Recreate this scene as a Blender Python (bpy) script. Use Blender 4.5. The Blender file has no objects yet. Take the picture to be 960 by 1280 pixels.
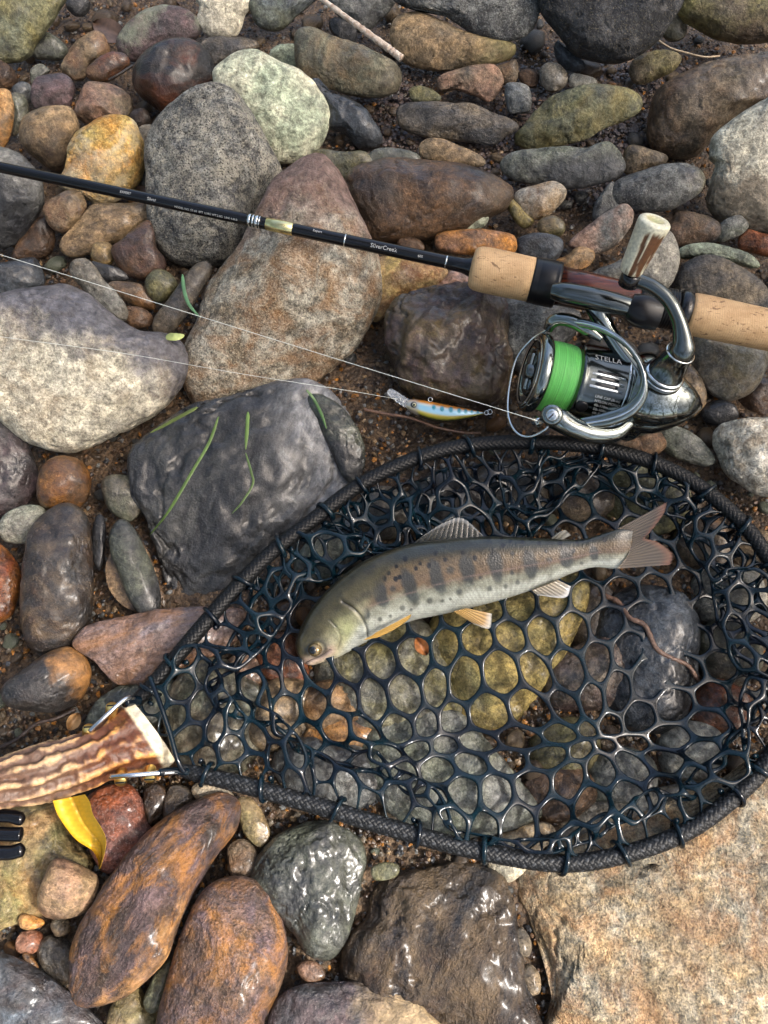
import bpy, bmesh, math, random
import numpy as np
from mathutils import Vector, Matrix
random.seed(7); RNG = np.random.RandomState(11)
S = bpy.context.scene; COL = S.collection

# ------------------------------------------------------------------ camera, sky, sun, exposure
CAM_H, PITCH, FPX = 0.42, math.radians(20.0), 962.0
cam_d = bpy.data.cameras.new('camera'); cam = bpy.data.objects.new('camera', cam_d); COL.objects.link(cam)
CAM = np.array([0.0, -CAM_H*math.tan(PITCH), CAM_H])
cam.location = CAM; cam.rotation_euler = (PITCH, 0, 0)
cam_d.sensor_fit = 'VERTICAL'; cam_d.sensor_height = 36.0; cam_d.lens = FPX/1280*36
cam_d.clip_start = 0.01; cam_d.clip_end = 200
S.camera = cam
SUN_EL, SUN_AZ = math.radians(50), math.radians(-12)      # azimuth from +X, counter-clockwise
W = bpy.data.worlds.new('World'); S.world = W; W.use_nodes = True
wn = W.node_tree; sky = wn.nodes.new('ShaderNodeTexSky'); sky.sky_type = 'NISHITA'; sky.sun_disc = False
sky.air_density = 1.0; sky.dust_density = 5.0; sky.ozone_density = 0.3
sky.sun_elevation = SUN_EL; sky.sun_rotation = math.pi/2 - SUN_AZ
bg = wn.nodes['Background']; bg.inputs[1].default_value = 0.15
wn.links.new(sky.outputs[0], bg.inputs[0])
sl = bpy.data.lights.new('sun', 'SUN'); sl.energy = 2.0; sl.angle = math.radians(4.0); sl.color = (1, .98, .95)
sun = bpy.data.objects.new('sun', sl); COL.objects.link(sun)
sd = Vector((math.cos(SUN_EL)*math.cos(SUN_AZ), math.cos(SUN_EL)*math.sin(SUN_AZ), math.sin(SUN_EL)))
sun.rotation_euler = (-sd).to_track_quat('-Z', 'Y').to_euler(); sun.location = (1, 0, 2)
S.view_settings.view_transform = 'Standard'; S.view_settings.look = 'None'
S.view_settings.gamma = 1; S.view_settings.exposure = 1.75
try: S.view_settings.use_curve_mapping = False
except Exception: pass
S.render.resolution_x = 768; S.render.resolution_y = 1024

# ------------------------------------------------------------------ pixel to place
AX = np.array([0, math.sin(PITCH), -math.cos(PITCH)]); UP = np.array([0, math.cos(PITCH), math.sin(PITCH)]); RT = np.array([1.0, 0, 0])
def ray(x, y):
    return AX + RT*((x-480)/FPX) + UP*((640-y)/FPX)
def P(x, y, z=0.0):
    r = ray(x, y); return CAM + r*((z-CAM_H)/r[2])
def on_plane(x, y, o, n):
    r = ray(x, y); return CAM + r*(np.dot(o-CAM, n)/np.dot(r, n))
def to_px(p):
    d = np.asarray(p)-CAM; k = d@AX
    return 480+(d@RT)/k*FPX, 640-(d@UP)/k*FPX
def pts(s): return [tuple(float(v) for v in q.split(',')) for q in s.split()]

# ------------------------------------------------------------------ noise
def _h(i, j, k, s):
    n = (i*374761393 + j*668265263 + k*2147483647 + s*974634777) & 0xffffffff
    n = ((n ^ (n >> 13))*1274126177) & 0xffffffff
    n = ((n ^ (n >> 16))*2246822519) & 0xffffffff
    return ((n ^ (n >> 15)) & 0xffff)/32767.5 - 1.0
def noise3(p, s=0):
    p = np.asarray(p, float); i = np.floor(p).astype(np.int64); f = p-i; u = f*f*f*(f*(f*6-15)+10)
    r = 0
    for a in (0, 1):
        wx = u[:, 0] if a else 1-u[:, 0]
        for b in (0, 1):
            wy = u[:, 1] if b else 1-u[:, 1]
            for c in (0, 1):
                wz = u[:, 2] if c else 1-u[:, 2]
                r = r + wx*wy*wz*_h(i[:, 0]+a, i[:, 1]+b, i[:, 2]+c, s)
    return r
def fbm(p, s=0, o=4, g=.5):
    p = np.asarray(p, float); t = 0; a = 1
    for k in range(o):
        t = t + a*noise3(p*2.03**k + k*7.3, s+k); a *= g
    return t
def sstep(a, b, x):
    t = np.clip((x-a)/(b-a), 0, 1); return t*t*(3-2*t)

# ------------------------------------------------------------------ objects
WL = {}
def tag(o, label=None, cat=None, group=None, kind=None):
    if label: o['label'] = label
    if cat: o['category'] = cat
    if group: o['group'] = group
    if kind: o['kind'] = kind
    return o
def thing(name, label, cat, loc, group=None):
    o = bpy.data.objects.new(name, None); COL.objects.link(o); o.location = loc; o.empty_display_size = .01
    WL[o] = np.array(loc, float); return tag(o, label, cat, group)
def obj(name, v, f, mat, parent=None, loc=None, smooth=True, cols=None):
    v = np.asarray(v, float)
    if parent is not None: base = WL[parent]
    elif loc is not None: base = np.array(loc, float)
    else: base = np.zeros(3)
    me = bpy.data.meshes.new(name); me.from_pydata((v-base).tolist(), [], f); 
    if cols is not None:
        ca = me.color_attributes.new('Col', 'FLOAT_COLOR', 'POINT')
        c = np.ones((len(v), 4), np.float32); c[:, :cols.shape[1]] = cols
        ca.data.foreach_set('color', c.ravel())
    if smooth: me.polygons.foreach_set('use_smooth', [True]*len(me.polygons))
    if mat: me.materials.append(mat)
    me.update()
    o = bpy.data.objects.new(name, me); COL.objects.link(o)
    if parent is not None: o.parent = parent
    else: o.location = base
    WL[o] = base
    return o
def join(*ms):
    V, F, n = [], [], 0
    for v, f in ms:
        V.append(np.asarray(v, float)); F += [[i+n for i in q] for q in f]; n += len(v)
    return np.vstack(V), F
def grid_faces(n, m, cu=False, cv=False):
    F = []
    for i in range(n if cu else n-1):
        a, b = i*m, ((i+1) % n)*m
        for j in range(m if cv else m-1):
            k = (j+1) % m; F.append([a+j, a+k, b+k, b+j])
    return F
def unit(v): v = np.asarray(v, float); return v/max(1e-12, np.linalg.norm(v))
def frames(path, closed=False, up=None):
    path = np.asarray(path, float); n = len(path)
    T = np.array([unit((path[(i+1) % n]-path[i-1]) if closed else (path[min(i+1, n-1)]-path[max(i-1, 0)])) for i in range(n)])
    A = np.zeros_like(T); B = np.zeros_like(T)
    a = np.array(up if up is not None else (0, 0, 1.0)); 
    for i in range(n):
        if up is not None: a = np.array(up, float)
        a = a - T[i]*np.dot(a, T[i])
        if np.linalg.norm(a) < 1e-6: a = np.cross(T[i], (1, .3, .2))
        a = unit(a); A[i] = a; B[i] = np.cross(T[i], a)
    return T, A, B
def sweep(path, ra, rb=None, seg=12, closed=False, up=None, caps=True):
    path = np.asarray(path, float); n = len(path)
    ra = np.broadcast_to(np.asarray(ra, float), (n,)); rb = ra if rb is None else np.broadcast_to(np.asarray(rb, float), (n,))
    T, A, B = frames(path, closed, up)
    t = np.linspace(0, 2*math.pi, seg, endpoint=False)
    V = path[:, None, :] + (A[:, None, :]*np.cos(t)[None, :, None]*ra[:, None, None] + B[:, None, :]*np.sin(t)[None, :, None]*rb[:, None, None])
    V = V.reshape(-1, 3); F = grid_faces(n, seg, closed, True)
    if not closed and caps:
        F.append(list(range(seg))[::-1]); F.append([(n-1)*seg+i for i in range(seg)])
    return V, F
def lathe(prof, o, ax, side, seg=48):
    """prof: (along, radius) pairs"""
    ax = unit(ax); a = unit(side - ax*np.dot(side, ax)); b = np.cross(ax, a)
    t = np.linspace(0, 2*math.pi, seg, endpoint=False)
    V = []
    for u, r in prof:
        V.append(o + ax*u + r*(a*np.cos(t)[:, None] + b*np.sin(t)[:, None]))
    return np.vstack(V), grid_faces(len(prof), seg, False, True)
def crv(p, n, closed=False):
    """Catmull-Rom through points"""
    p = np.asarray(p, float); m = len(p); out = []
    tot = m if closed else m-1
    for q in range(n):
        t = q/n*tot if closed else q/(n-1)*tot
        i = min(int(t), tot-1); f = t-i
        g = (lambda k: p[k % m]) if closed else (lambda k: p[k] if 0 <= k < m else (2*p[0]-p[1] if k < 0 else 2*p[-1]-p[-2]))
        a, b, c, d = g(i-1), g(i), g(i+1), g(i+2)
        out.append(.5*((2*b)+(c-a)*f+(2*a-5*b+4*c-d)*f*f+(3*b-a-3*c+d)*f**3))
    return np.array(out)
def box(o, a, b, c, bev=0.0):
    """box centred at o with half-vectors a,b,c, edges softened by a chamfer"""
    V = []; F = []
    bm = bmesh.new(); bmesh.ops.create_cube(bm, size=2)
    if bev: bmesh.ops.bevel(bm, geom=bm.edges[:], offset=bev, segments=2, affect='EDGES', profile=.5)
    for v in bm.verts: V.append(o + np.asarray(a)*v.co.x + np.asarray(b)*v.co.y + np.asarray(c)*v.co.z)
    bm.verts.index_update()
    for f in bm.faces: F.append([v.index for v in f.verts])
    bm.free(); return np.array(V), F
ICO = {}
def ico(k):
    if k not in ICO:
        bm = bmesh.new(); bmesh.ops.create_icosphere(bm, subdivisions=k, radius=1)
        bm.verts.index_update()
        ICO[k] = (np.array([v.co[:] for v in bm.verts]), [[v.index for v in f.verts] for f in bm.faces]); bm.free()
    return ICO[k]

# ------------------------------------------------------------------ materials
class NT:
    def __init__(s, name):
        s.m = bpy.data.materials.new(name); s.m.use_nodes = True; s.t = s.m.node_tree; s.n = s.t.nodes; s.b = s.n['Principled BSDF']
    def new(s, kind, **kw):
        q = s.n.new('ShaderNode'+kind)
        for k, v in kw.items(): setattr(q, k, v)
        return q
    def put(s, sock, v):
        if hasattr(v, 'is_output'): s.t.links.new(v, sock)
        elif v is not None:
            if sock.type == 'RGBA' and len(v) == 3: v = (*v, 1)
            sock.default_value = v
    def noise(s, vec, scale, detail=3, rough=.55, dist=0):
        q = s.new('TexNoise'); s.put(q.inputs['Vector'], vec)
        for k, v in (('Scale', scale), ('Detail', detail), ('Roughness', rough), ('Distortion', dist)): q.inputs[k].default_value = v
        return q.outputs[0]
    def ramp(s, fac, stops):
        q = s.new('ValToRGB'); s.put(q.inputs[0], fac); e = q.color_ramp.elements
        while len(e) < len(stops): e.new(.5)
        for k, (p, c) in enumerate(stops):
            e[k].position = p; e[k].color = (*c, 1) if hasattr(c, '__len__') else (c, c, c, 1)
        return q.outputs[0]
    def mix(s, f, a, b, mode='MIX'):
        q = s.new('Mix'); q.data_type = 'RGBA'; q.blend_type = mode
        s.put(q.inputs[0], f); s.put(q.inputs[6], a); s.put(q.inputs[7], b); return q.outputs[2]
    def math(s, op, a, b=None, clamp=False):
        q = s.new('Math'); q.operation = op; q.use_clamp = clamp
        s.put(q.inputs[0], a)
        if b is not None: s.put(q.inputs[1], b)
        return q.outputs[0]
    def mr(s, v, a, b, c, d):
        q = s.new('MapRange'); s.put(q.inputs[0], v)
        for k, x in zip((1, 2, 3, 4), (a, b, c, d)): s.put(q.inputs[k], x)
        return q.outputs[0]
    def bump(s, h, dist, strength=1, normal=None):
        q = s.new('Bump'); s.put(q.inputs['Height'], h); q.inputs['Distance'].default_value = dist; q.inputs['Strength'].default_value = strength
        if normal is not None: s.put(q.inputs['Normal'], normal)
        return q.outputs[0]
    def coords(s, off=(0, 0, 0)):
        q = s.new('TexCoord'); a = s.new('VectorMath'); a.operation = 'ADD'; s.put(a.inputs[0], q.outputs['Object']); a.inputs[1].default_value = off
        return a.outputs[0]
    def set(s, **kw):
        al = {'base': 'Base Color', 'rough': 'Roughness', 'metal': 'Metallic', 'spec': 'Specular IOR Level', 'coat': 'Coat Weight', 'coatr': 'Coat Roughness',
              'normal': 'Normal', 'trans': 'Transmission Weight', 'alpha': 'Alpha', 'ior': 'IOR', 'sss': 'Subsurface Weight', 'sheen': 'Sheen Weight'}
        for k, v in kw.items(): s.put(s.b.inputs[al[k]], v)
        return s.m
PAL = dict(gry=(.20, .20, .185), dgr=(.055, .056, .060), blk=(.014, .015, .018), pal=(.43, .40, .33), grn=(.36, .41, .30), olv=(.17, .15, .06),
           brn=(.15, .082, .04), dbr=(.045, .026, .016), tan=(.36, .24, .125), org=(.48, .20, .035), rst=(.25, .065, .02), pur=(.11, .072, .075),
           lav=(.25, .21, .23), blu=(.075, .092, .115), crm=(.62, .57, .44), yel=(.42, .31, .10), pnk=(.33, .19, .13), ggr=(.13, .14, .10),
           och=(.35, .25, .14), bge=(.31, .28, .22), wht=(.68, .65, .57), gbr=(.165, .13, .088))
MC = [0]
def stone_mat(c1, c2, sp=.25, spc=None, dk=.25, st=None, sta=.5, wet=.3, scale=35, g=None, bands=0, bumpd=.0006):
    MC[0] += 1; t = NT('stone'); r = random.Random(MC[0])
    c1 = PAL[c1] if isinstance(c1, str) else c1; c2 = PAL[c2] if isinstance(c2, str) else c2
    v = t.coords((r.uniform(-9, 9), r.uniform(-9, 9), r.uniform(-9, 9)))
    if bands:
        mp = t.new('Mapping'); mp.vector_type = 'TEXTURE'; t.put(mp.inputs[0], v); mp.inputs['Rotation'].default_value = (0, 0, math.radians(bands)); mp.inputs['Scale'].default_value = (1.7, .85, 1)
        vb = mp.outputs[0]
    else: vb = v
    n1 = t.noise(vb, scale, 6, .62, .5)
    base = t.ramp(n1, [(.36, c1), (.62, c2)])
    n2 = t.noise(vb, 190, 5, .65, .3)
    mott = t.ramp(n2, [(.30, .38), (.5, 1.0), (.70, 1.75)])
    base = t.mix(1.0, base, mott, 'MULTIPLY')
    n5 = t.noise(v, 480, 4, .7)
    base = t.mix(1.0, base, t.ramp(n5, [(.32, .6), (.5, 1.0), (.68, 1.45)]), 'MULTIPLY')
    if st is not None:
        c3 = PAL[st] if isinstance(st, str) else st
        n3 = t.noise(vb, scale*.8, 5, .65, 1.0)
        base = t.mix(t.math('MULTIPLY', t.ramp(n3, [(.46, 0.0), (.62, 1.0)]), sta), base, c3)
    n4 = t.noise(v, 950, 2, .6)
    if dk: base = t.mix(t.math('MULTIPLY', t.ramp(n4, [(.36, 1.0), (.48, 0.0)]), dk), base, (.02, .018, .016))
    if sp: base = t.mix(t.math('MULTIPLY', t.ramp(n4, [(.57, 0.0), (.68, 1.0)]), sp*.6), base, spc or tuple(min(.8, .25+x*1.5) for x in c2))
    wet = min(1, wet+.15); base = t.mix(1.0, base, (.80, .79, .75), 'MULTIPLY')
    nw = t.noise(v, 45, 4, .6, .4)
    wetm = t.mr(nw, .35, .65, max(0, wet-.35), min(1, wet+.25))
    if g is not None:      # g = (angle of tinted side, offset m, softness m, colour of that part (damp, second tone and painted shade all use it), its wetness)
        ang, off, soft, gc, gw = g; gc = PAL[gc] if isinstance(gc, str) else gc
        d = t.new('VectorMath'); d.operation = 'DOT_PRODUCT'
        tc = t.new('TexCoord'); t.put(d.inputs[0], tc.outputs['Object']); d.inputs[1].default_value = (math.cos(math.radians(ang)), math.sin(math.radians(ang)), 0)
        e = t.math('ADD', d.outputs['Value'], t.math('MULTIPLY', t.math('SUBTRACT', t.noise(v, 50, 5, .65), .5), .06))
        m = t.mr(e, off-soft, off+soft, 0, 1)
        gcol = t.mix(1.0, gc, mott, 'MULTIPLY')
        base = t.mix(t.math('MULTIPLY', m, .85), base, gcol)
        mm = t.new('Mix'); mm.data_type = 'FLOAT'; t.put(mm.inputs[0], m); t.put(mm.inputs[2], wetm); mm.inputs[3].default_value = gw; wetm = mm.outputs[0]
    base = t.mix(1.0, base, t.mr(wetm, 0, 1, 1.35, .42), 'MULTIPLY')
    rough = t.mr(wetm, 0, 1, .80, .30)
    h = t.math('ADD', t.math('ADD', t.math('MULTIPLY', n2, 1.0), t.math('MULTIPLY', n5, .6)), t.math('MULTIPLY', n4, .3))
    nb = t.bump(h, bumpd*2.6, 1.0)
    t.set(base=base, rough=rough, normal=nb, spec=.32, coat=t.mr(wetm, .30, .95, 0, .75), coatr=.24)
    t.put(t.b.inputs['Coat Normal'], t.bump(n2, bumpd*.45, .4))
    return t.m

# ------------------------------------------------------------------ stones
POLY = []; NAMED = []
def stone(outline, z, th, mat, label, name='stone', rough=1.0, fac=3, seed=None, box_=.82, group=None, lod=None, sink=0):
    pp = pts(outline) if isinstance(outline, str) else outline
    POLY.append(np.array(pp)); seed = seed if seed is not None else len(POLY)
    q = crv(pp, 96, True); c = q.mean(0)
    o = P(c[0], c[1], z*.001); n = unit(CAM-o)
    n = unit(n*.8+np.array([0, 0, 1])*.2)
    ex = unit(np.cross((0, 1, 0), n)); ey = np.cross(n, ex)
    w = np.array([on_plane(x, y, o, n) for x, y in q])-o
    lx, ly = w@ex, w@ey
    ang = np.arctan2(ly, lx); rad = np.hypot(lx, ly)*(1.045 if len(label) else 1); k = np.argsort(ang); ang, rad = ang[k], rad[k]
    ang = np.concatenate([ang-2*math.pi, ang, ang+2*math.pi]); rad = np.concatenate([rad]*3)
    cov = np.cov(np.vstack([lx, ly])); size = math.sqrt(2*np.linalg.eigvalsh(cov)[0]); big = math.sqrt(2*np.linalg.eigvalsh(cov)[1])
    H = th*size
    pxs = max(np.ptp(q[:, 0]), np.ptp(q[:, 1]))
    D, F = ico(lod or (6 if pxs > 105 else 5 if pxs > 38 else 4))
    ph = np.arctan2(D[:, 1], D[:, 0]); R = np.interp(ph, ang, rad)
    rho = np.hypot(D[:, 0], D[:, 1]); rr = rho**box_
    u = rr*np.cos(ph); vv = rr*np.sin(ph); zz = np.sign(D[:, 2])*np.abs(D[:, 2])**box_
    r = np.random.RandomState(seed*13+5)
    N = np.stack([u, vv, zz], 1)
    for _ in range(fac):
        a = r.uniform(0, 2*math.pi); nz = r.uniform(.25, .95); m = np.array([math.cos(a)*math.sqrt(1-nz*nz), math.sin(a)*math.sqrt(1-nz*nz), nz])
        hh = r.uniform(.60, .86) if fac >= 5 else r.uniform(.70, .92); d = N@m-hh
        N = N-np.where(d > 0, d*.8, 0)[:, None]*m*np.array([.35, .35, 1])
    L = np.stack([N[:, 0]*R, N[:, 1]*R, N[:, 2]*H], 1)
    off = r.uniform(-50, 50, 3)
    f1 = fbm(L/size*1.1+off, seed, 3); f2 = fbm(L/.009+off, seed+31, 4, .6)
    rdg = 1-np.abs(fbm(L/(size*.8)+off*2, seed+77, 4))
    amp = size*.055*f1*rough + .0005*f2*rough*min(1.6, size/.02) - .06*size*np.maximum(0, rdg-.93)/.07*.65*rough
    dirn = L/np.maximum(1e-6, np.linalg.norm(L/np.array([1, 1, max(.2, th)]), axis=1))[:, None]
    dirn = np.stack([L[:, 0]/(big*big), L[:, 1]/(big*big), L[:, 2]/(H*H)], 1); dirn /= np.linalg.norm(dirn, axis=1)[:, None]+1e-9
    wgt = .35+.65*np.abs(dirn[:, 2])
    L = L+dirn*(amp*wgt)[:, None]
    Vw = o+L[:, :1]*ex+L[:, 1:2]*ey+L[:, 2:]*n
    ob = obj(name, Vw, F, mat, loc=o)
    NAMED.append((c, label))
    tag(ob, label, 'stone' if name == 'stone' else name, group)
    return ob
def R(outline, z, th, cols, label, **kw):
    a, b = cols.split(); mk = {k: kw.pop(k) for k in list(kw) if k in ('sp', 'spc', 'dk', 'st', 'sta', 'wet', 'scale', 'g', 'bands', 'bumpd')}
    return stone(outline, z, th, stone_mat(a, b, **mk), label, **kw)
# ---- upper left
R('-15,-10 78,-10 72,15 60,35 45,55 38,68 25,76 8,78 -15,76', 18, .7, 'ggr olv', 'big smooth grey-green boulder filling the corner above the small brown cobbles', wet=.25, sp=.15)
R('82,5 95,-6 110,0 112,10 105,20 92,18', 6, .8, 'blk dgr', 'small black stone at the edge of the sand beside the grey-green boulder', wet=.5)
R('52,42 62,42 80,55 84,66 75,75 60,75 45,72 40,62', 4, .6, 'dgr ggr', 'flat damp grey stone tucked under the grey-green boulder', wet=.6)
R('80,75 88,60 98,50 115,40 128,43 137,60 130,72 112,80 108,95 95,100 83,92 77,85', 12, .8, 'gbr tan', 'faceted brown stone with a worn pale ridge above the glossy red-brown pebble', st='rst', sta=.4, wet=.5, fac=7)
R('108,88 120,75 140,65 155,68 161,80 150,93 132,102 115,100', 16, .7, 'rst brn', 'glossy red-brown oval pebble leaning on the faceted brown stone', wet=.75)
R('40,110 45,98 62,92 80,93 92,106 90,122 85,135 70,138 48,137 40,128', 12, .8, 'dgr pur', 'dark grey-purple round cobble with a crack across it', wet=.4, fac=5)
R('15,110 28,102 40,110 40,125 32,128 20,120', 4, .7, 'gry blu', 'small blue-grey pebble beside the dark grey-purple cobble', wet=.5)
R('38,88 50,80 62,88 55,95 48,103 40,106', 4, .7, 'gry ggr', 'small dull grey pebble above the dark grey-purple cobble', wet=.4)
R('92,140 100,118 108,104 130,103 155,112 165,125 162,142 148,150 130,150 110,155 98,148', 12, .8, 'gbr pnk', 'blocky brown cobble with a flat top just above the orange stone', wet=.45, fac=6, box_=.7)
R('147,55 150,42 165,25 185,12 208,7 230,12 245,25 248,40 240,50 215,55 195,65 180,73 165,76 152,68', 12, .6, 'dgr pur', 'dark oval stone with pale grey-green patches', st='grn', sta=.55, wet=.35, scale=38)
R('166,95 170,80 185,65 200,55 220,50 240,52 255,62 265,80 268,100 255,118 240,130 222,140 205,140 190,130 175,120 166,108', 20, .85, 'dbr blk', 'wet very dark brown round stone with rusty flecks', st='rst', sta=.5, wet=.75, sp=.35, spc=(.35, .3, .25))
R('246,-8 315,-10 313,8 305,20 300,38 290,46 262,45 250,32 247,22 250,8', 14, .6, 'pal crm', 'cream-white stone with a dented edge above the pale green oval', wet=.1, dk=.15)
R('251,55 265,47 285,46 315,50 322,60 305,68 290,75 275,82 265,80 255,66', 7, .7, 'gbr dgr', 'dull grey-brown stone wedged between cream-white stone and pale green oval', wet=.4)
R('268,90 283,75 305,65 325,66 350,78 375,92 395,110 408,135 408,160 398,182 380,198 358,202 335,198 315,180 295,150 275,120', 20, .55, 'grn crm', 'large smooth pale green-white oval stone', wet=.1, sp=.5, spc=(.66, .66, .55), dk=.15, fac=2, scale=22)
R('190,165 200,150 215,135 240,120 265,112 285,116 305,135 325,165 340,195 350,215 345,240 332,262 322,290 300,318 280,328 230,328 205,315 190,290 190,250 187,220 184,185', 22, .72, 'dgr gry', 'large dark grey boulder mottled with cream lichen speckle under the rod', st='pal', sta=.65, sp=.6, dk=.9, wet=.15, scale=95, spc=(.6, .55, .42), fac=5, bumpd=.0009)
R('78,220 85,205 88,185 95,165 110,155 130,146 150,146 165,153 173,170 180,190 178,215 170,230 158,240 142,252 120,255 105,245 90,240 75,230', 22, .8, 'org yel', 'bright orange-yellow knobbly stone under the rod', st='crm', sta=.6, wet=.05, sp=.6, spc=(.78, .6, .3), dk=.2, fac=4, scale=30, rough=1.5, bumpd=.001)
R('26,155 32,145 50,137 70,135 88,138 97,155 96,175 90,195 80,212 65,212 48,200 32,185 26,172', 16, .85, 'tan gbr', 'tan round cobble with a pale top beside the orange stone', wet=.25, dk=.3, g=(-80, .012, .01, 'dbr', .5))
R('-15,115 0,110 12,115 17,135 15,160 8,180 0,185 -15,185', 14, .8, 'tan org', 'golden brown cobble beside the tan round cobble', wet=.35)
R('-15,74 8,80 22,100 10,112 -15,112', 10, .8, 'dbr brn', 'dark brown stone wedged below the grey-green boulder', wet=.4)
R('14,118 30,120 36,140 26,162 15,168 17,140', 5, .8, 'ggr gbr', 'olive grey sliver of stone between golden and tan cobbles', wet=.4)
R('-30,190 0,186 25,195 45,215 53,235 52,255 40,280 25,300 0,308 -30,300', 22, .8, 'gry dgr', 'smooth dark grey cobble under the thin end of the rod', wet=.35, sp=.35, g=(-85, .005, .012, 'blk', .55))
R('55,262 62,250 80,240 95,238 105,248 107,262 95,280 82,290 70,288 60,278', 17, .85, 'gbr tan', 'cube-like light brown pebble under the orange stone', wet=.55, st='rst', sta=.35, fac=6)
R('78,300 90,285 108,262 120,255 160,252 190,250 195,270 180,285 155,300 135,305 110,318 90,320 78,312', 8, .6, 'gbr tan', 'flat light brown slab with layered edge below the orange stone', wet=.45, bands=20, fac=6)
R('140,312 155,300 170,285 185,277 192,290 196,310 206,325 203,340 185,350 165,345 150,335', 13, .8, 'pur brn', 'wet purple-brown angular stone below the speckled boulder', wet=.7, st='rst', sta=.4, fac=7)
R('115,310 120,304 135,304 142,312 142,325 132,332 120,328 114,320', 11, .85, 'tan yel', 'small shiny yellow-tan pebble under the light brown slab', wet=.6)
R('15,322 25,300 45,275 60,272 68,290 65,315 50,322 30,324', 4, .5, 'brn dbr', 'wet brown stone half sunk beside the cube-like pebble', wet=.6)
R('172,165 190,158 200,180 198,210 185,238 172,240 180,205', 6, .5, 'gry gbr', 'grey slab standing between orange stone and speckled boulder', wet=.3)
R('163,142 175,135 185,140 188,152 178,160 166,157', 6, .8, 'dgr dbr', 'small dark pebble under the wet very dark brown stone', wet=.6)
# ---- upper middle
R('316,-8 398,-10 385,8 370,20 355,35 340,38 325,33 316,18', 12, .7, 'blu ggr', 'blue-grey smooth stone beside the cream-white stone', wet=.3)
R('412,-10 492,-10 487,12 472,28 460,38 445,40 430,25 416,12', 13, .7, 'gry dgr', 'rough grey stone under the dry twig', sp=.45, wet=.2, fac=5)
R('413,25 428,23 445,36 442,52 425,50 413,38', 8, .8, 'dgr blk', 'small dark pebble below the dry twig', wet=.4)
R('371,50 378,38 395,37 420,48 450,57 475,68 495,78 502,92 498,108 485,117 460,121 435,117 405,107 385,97 373,82', 20, .8, 'gbr ggr', 'long brown-grey loaf-shaped stone with a tan stain at one end', st='tan', sta=.6, wet=.35, scale=22)
R('490,40 495,25 510,16 530,16 555,28 580,40 620,50 640,55 637,70 615,80 580,84 550,87 520,83 500,72 492,55', 14, .75, 'tan gbr', 'tan loaf-shaped stone under the rough grey slab', wet=.25, g=(0, .03, .02, 'olv', .3))
R('495,0 500,-14 668,-14 670,20 660,40 640,50 615,50 590,42 570,28 545,15 515,12', 28, .6, 'gry dgr', 'rough grey slab with pitted face resting on the tan loaf-shaped stone', sp=.6, spc=(.5, .52, .48), dk=.6, wet=.2, fac=5, rough=1.5, bumpd=.001)
R('548,105 552,95 570,87 595,82 618,82 628,100 622,115 610,127 595,120 570,112 552,115', 8, .6, 'pnk gbr', 'pinkish-brown flat stone lying on the dark litter', wet=.35)
R('616,86 632,80 645,76 648,96 640,106 628,104', 4, .6, 'brn gbr', 'brown stone behind the pinkish-brown flat stone', wet=.35)
R('512,113 520,108 535,110 550,120 545,127 520,128 512,122', 6, .7, 'ggr olv', 'small grey-green pebble near the pinkish-brown flat stone', wet=.4)
R('498,140 510,130 550,129 590,132 610,140 638,150 645,160 630,170 615,180 595,178 560,175 530,170 505,160', 8, .6, 'dgr gbr', 'wide rough flat grey-brown stone set in dark leaf litter', bands=15, sp=.35, wet=.35, fac=6, rough=1.5)
R('525,185 530,175 545,172 570,180 600,195 602,207 570,207 545,202 530,198', 8, .6, 'gbr tan', 'small tan stone behind the wet brown boulder', wet=.4)
R('388,105 400,100 412,115 435,122 455,135 465,150 476,170 470,184 455,187 445,182 430,167 415,162 405,145 406,130', 10, .8, 'blk blu', 'wet black jagged stone beside the pale green oval', wet=.9, fac=7, rough=1.6)
R('388,197 400,187 430,190 455,190 466,205 455,217 430,222 405,218 390,212', 4, .4, 'ggr olv', 'thin wet grey-green flat stone above the reddish boulder', wet=.85)
R('460,197 470,187 490,185 520,192 522,204 490,207 465,209', 5, .5, 'ggr gry', 'wet pale grey-green stone behind the wet brown boulder', wet=.8)
R('435,225 445,212 465,205 490,200 530,200 560,202 600,212 625,225 638,240 628,262 605,272 590,280 575,288 550,294 520,300 490,302 465,300 450,282 440,262 432,242', 16, .72, 'dbr brn', 'large wet chocolate-brown boulder behind the rod', wet=.6, st='gbr', sta=.4, sp=.3, fac=3, scale=25)
R('337,72 342,60 355,56 370,58 374,80 365,87 350,80', 9, .7, 'grn ggr', 'small pale green pebble touching the loaf-shaped stone', wet=.25)
R('571,280 577,268 590,262 605,263 610,272 605,282 590,288 573,288', 12, .8, 'pal grn', 'small round pale grey pebble beside the wet brown boulder', wet=.3)
R('545,300 550,292 575,288 610,287 640,292 645,305 640,315 620,320 585,318 560,315 548,310', 12, .7, 'pnk org', 'flat orange-brown pebble just above the fore grip', wet=.5, st='gbr', sta=.5)
R('498,300 512,296 525,300 530,312 515,318 500,312', 6, .7, 'brn dbr', 'small brown pebble between rod and wet brown boulder', wet=.4)
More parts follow.
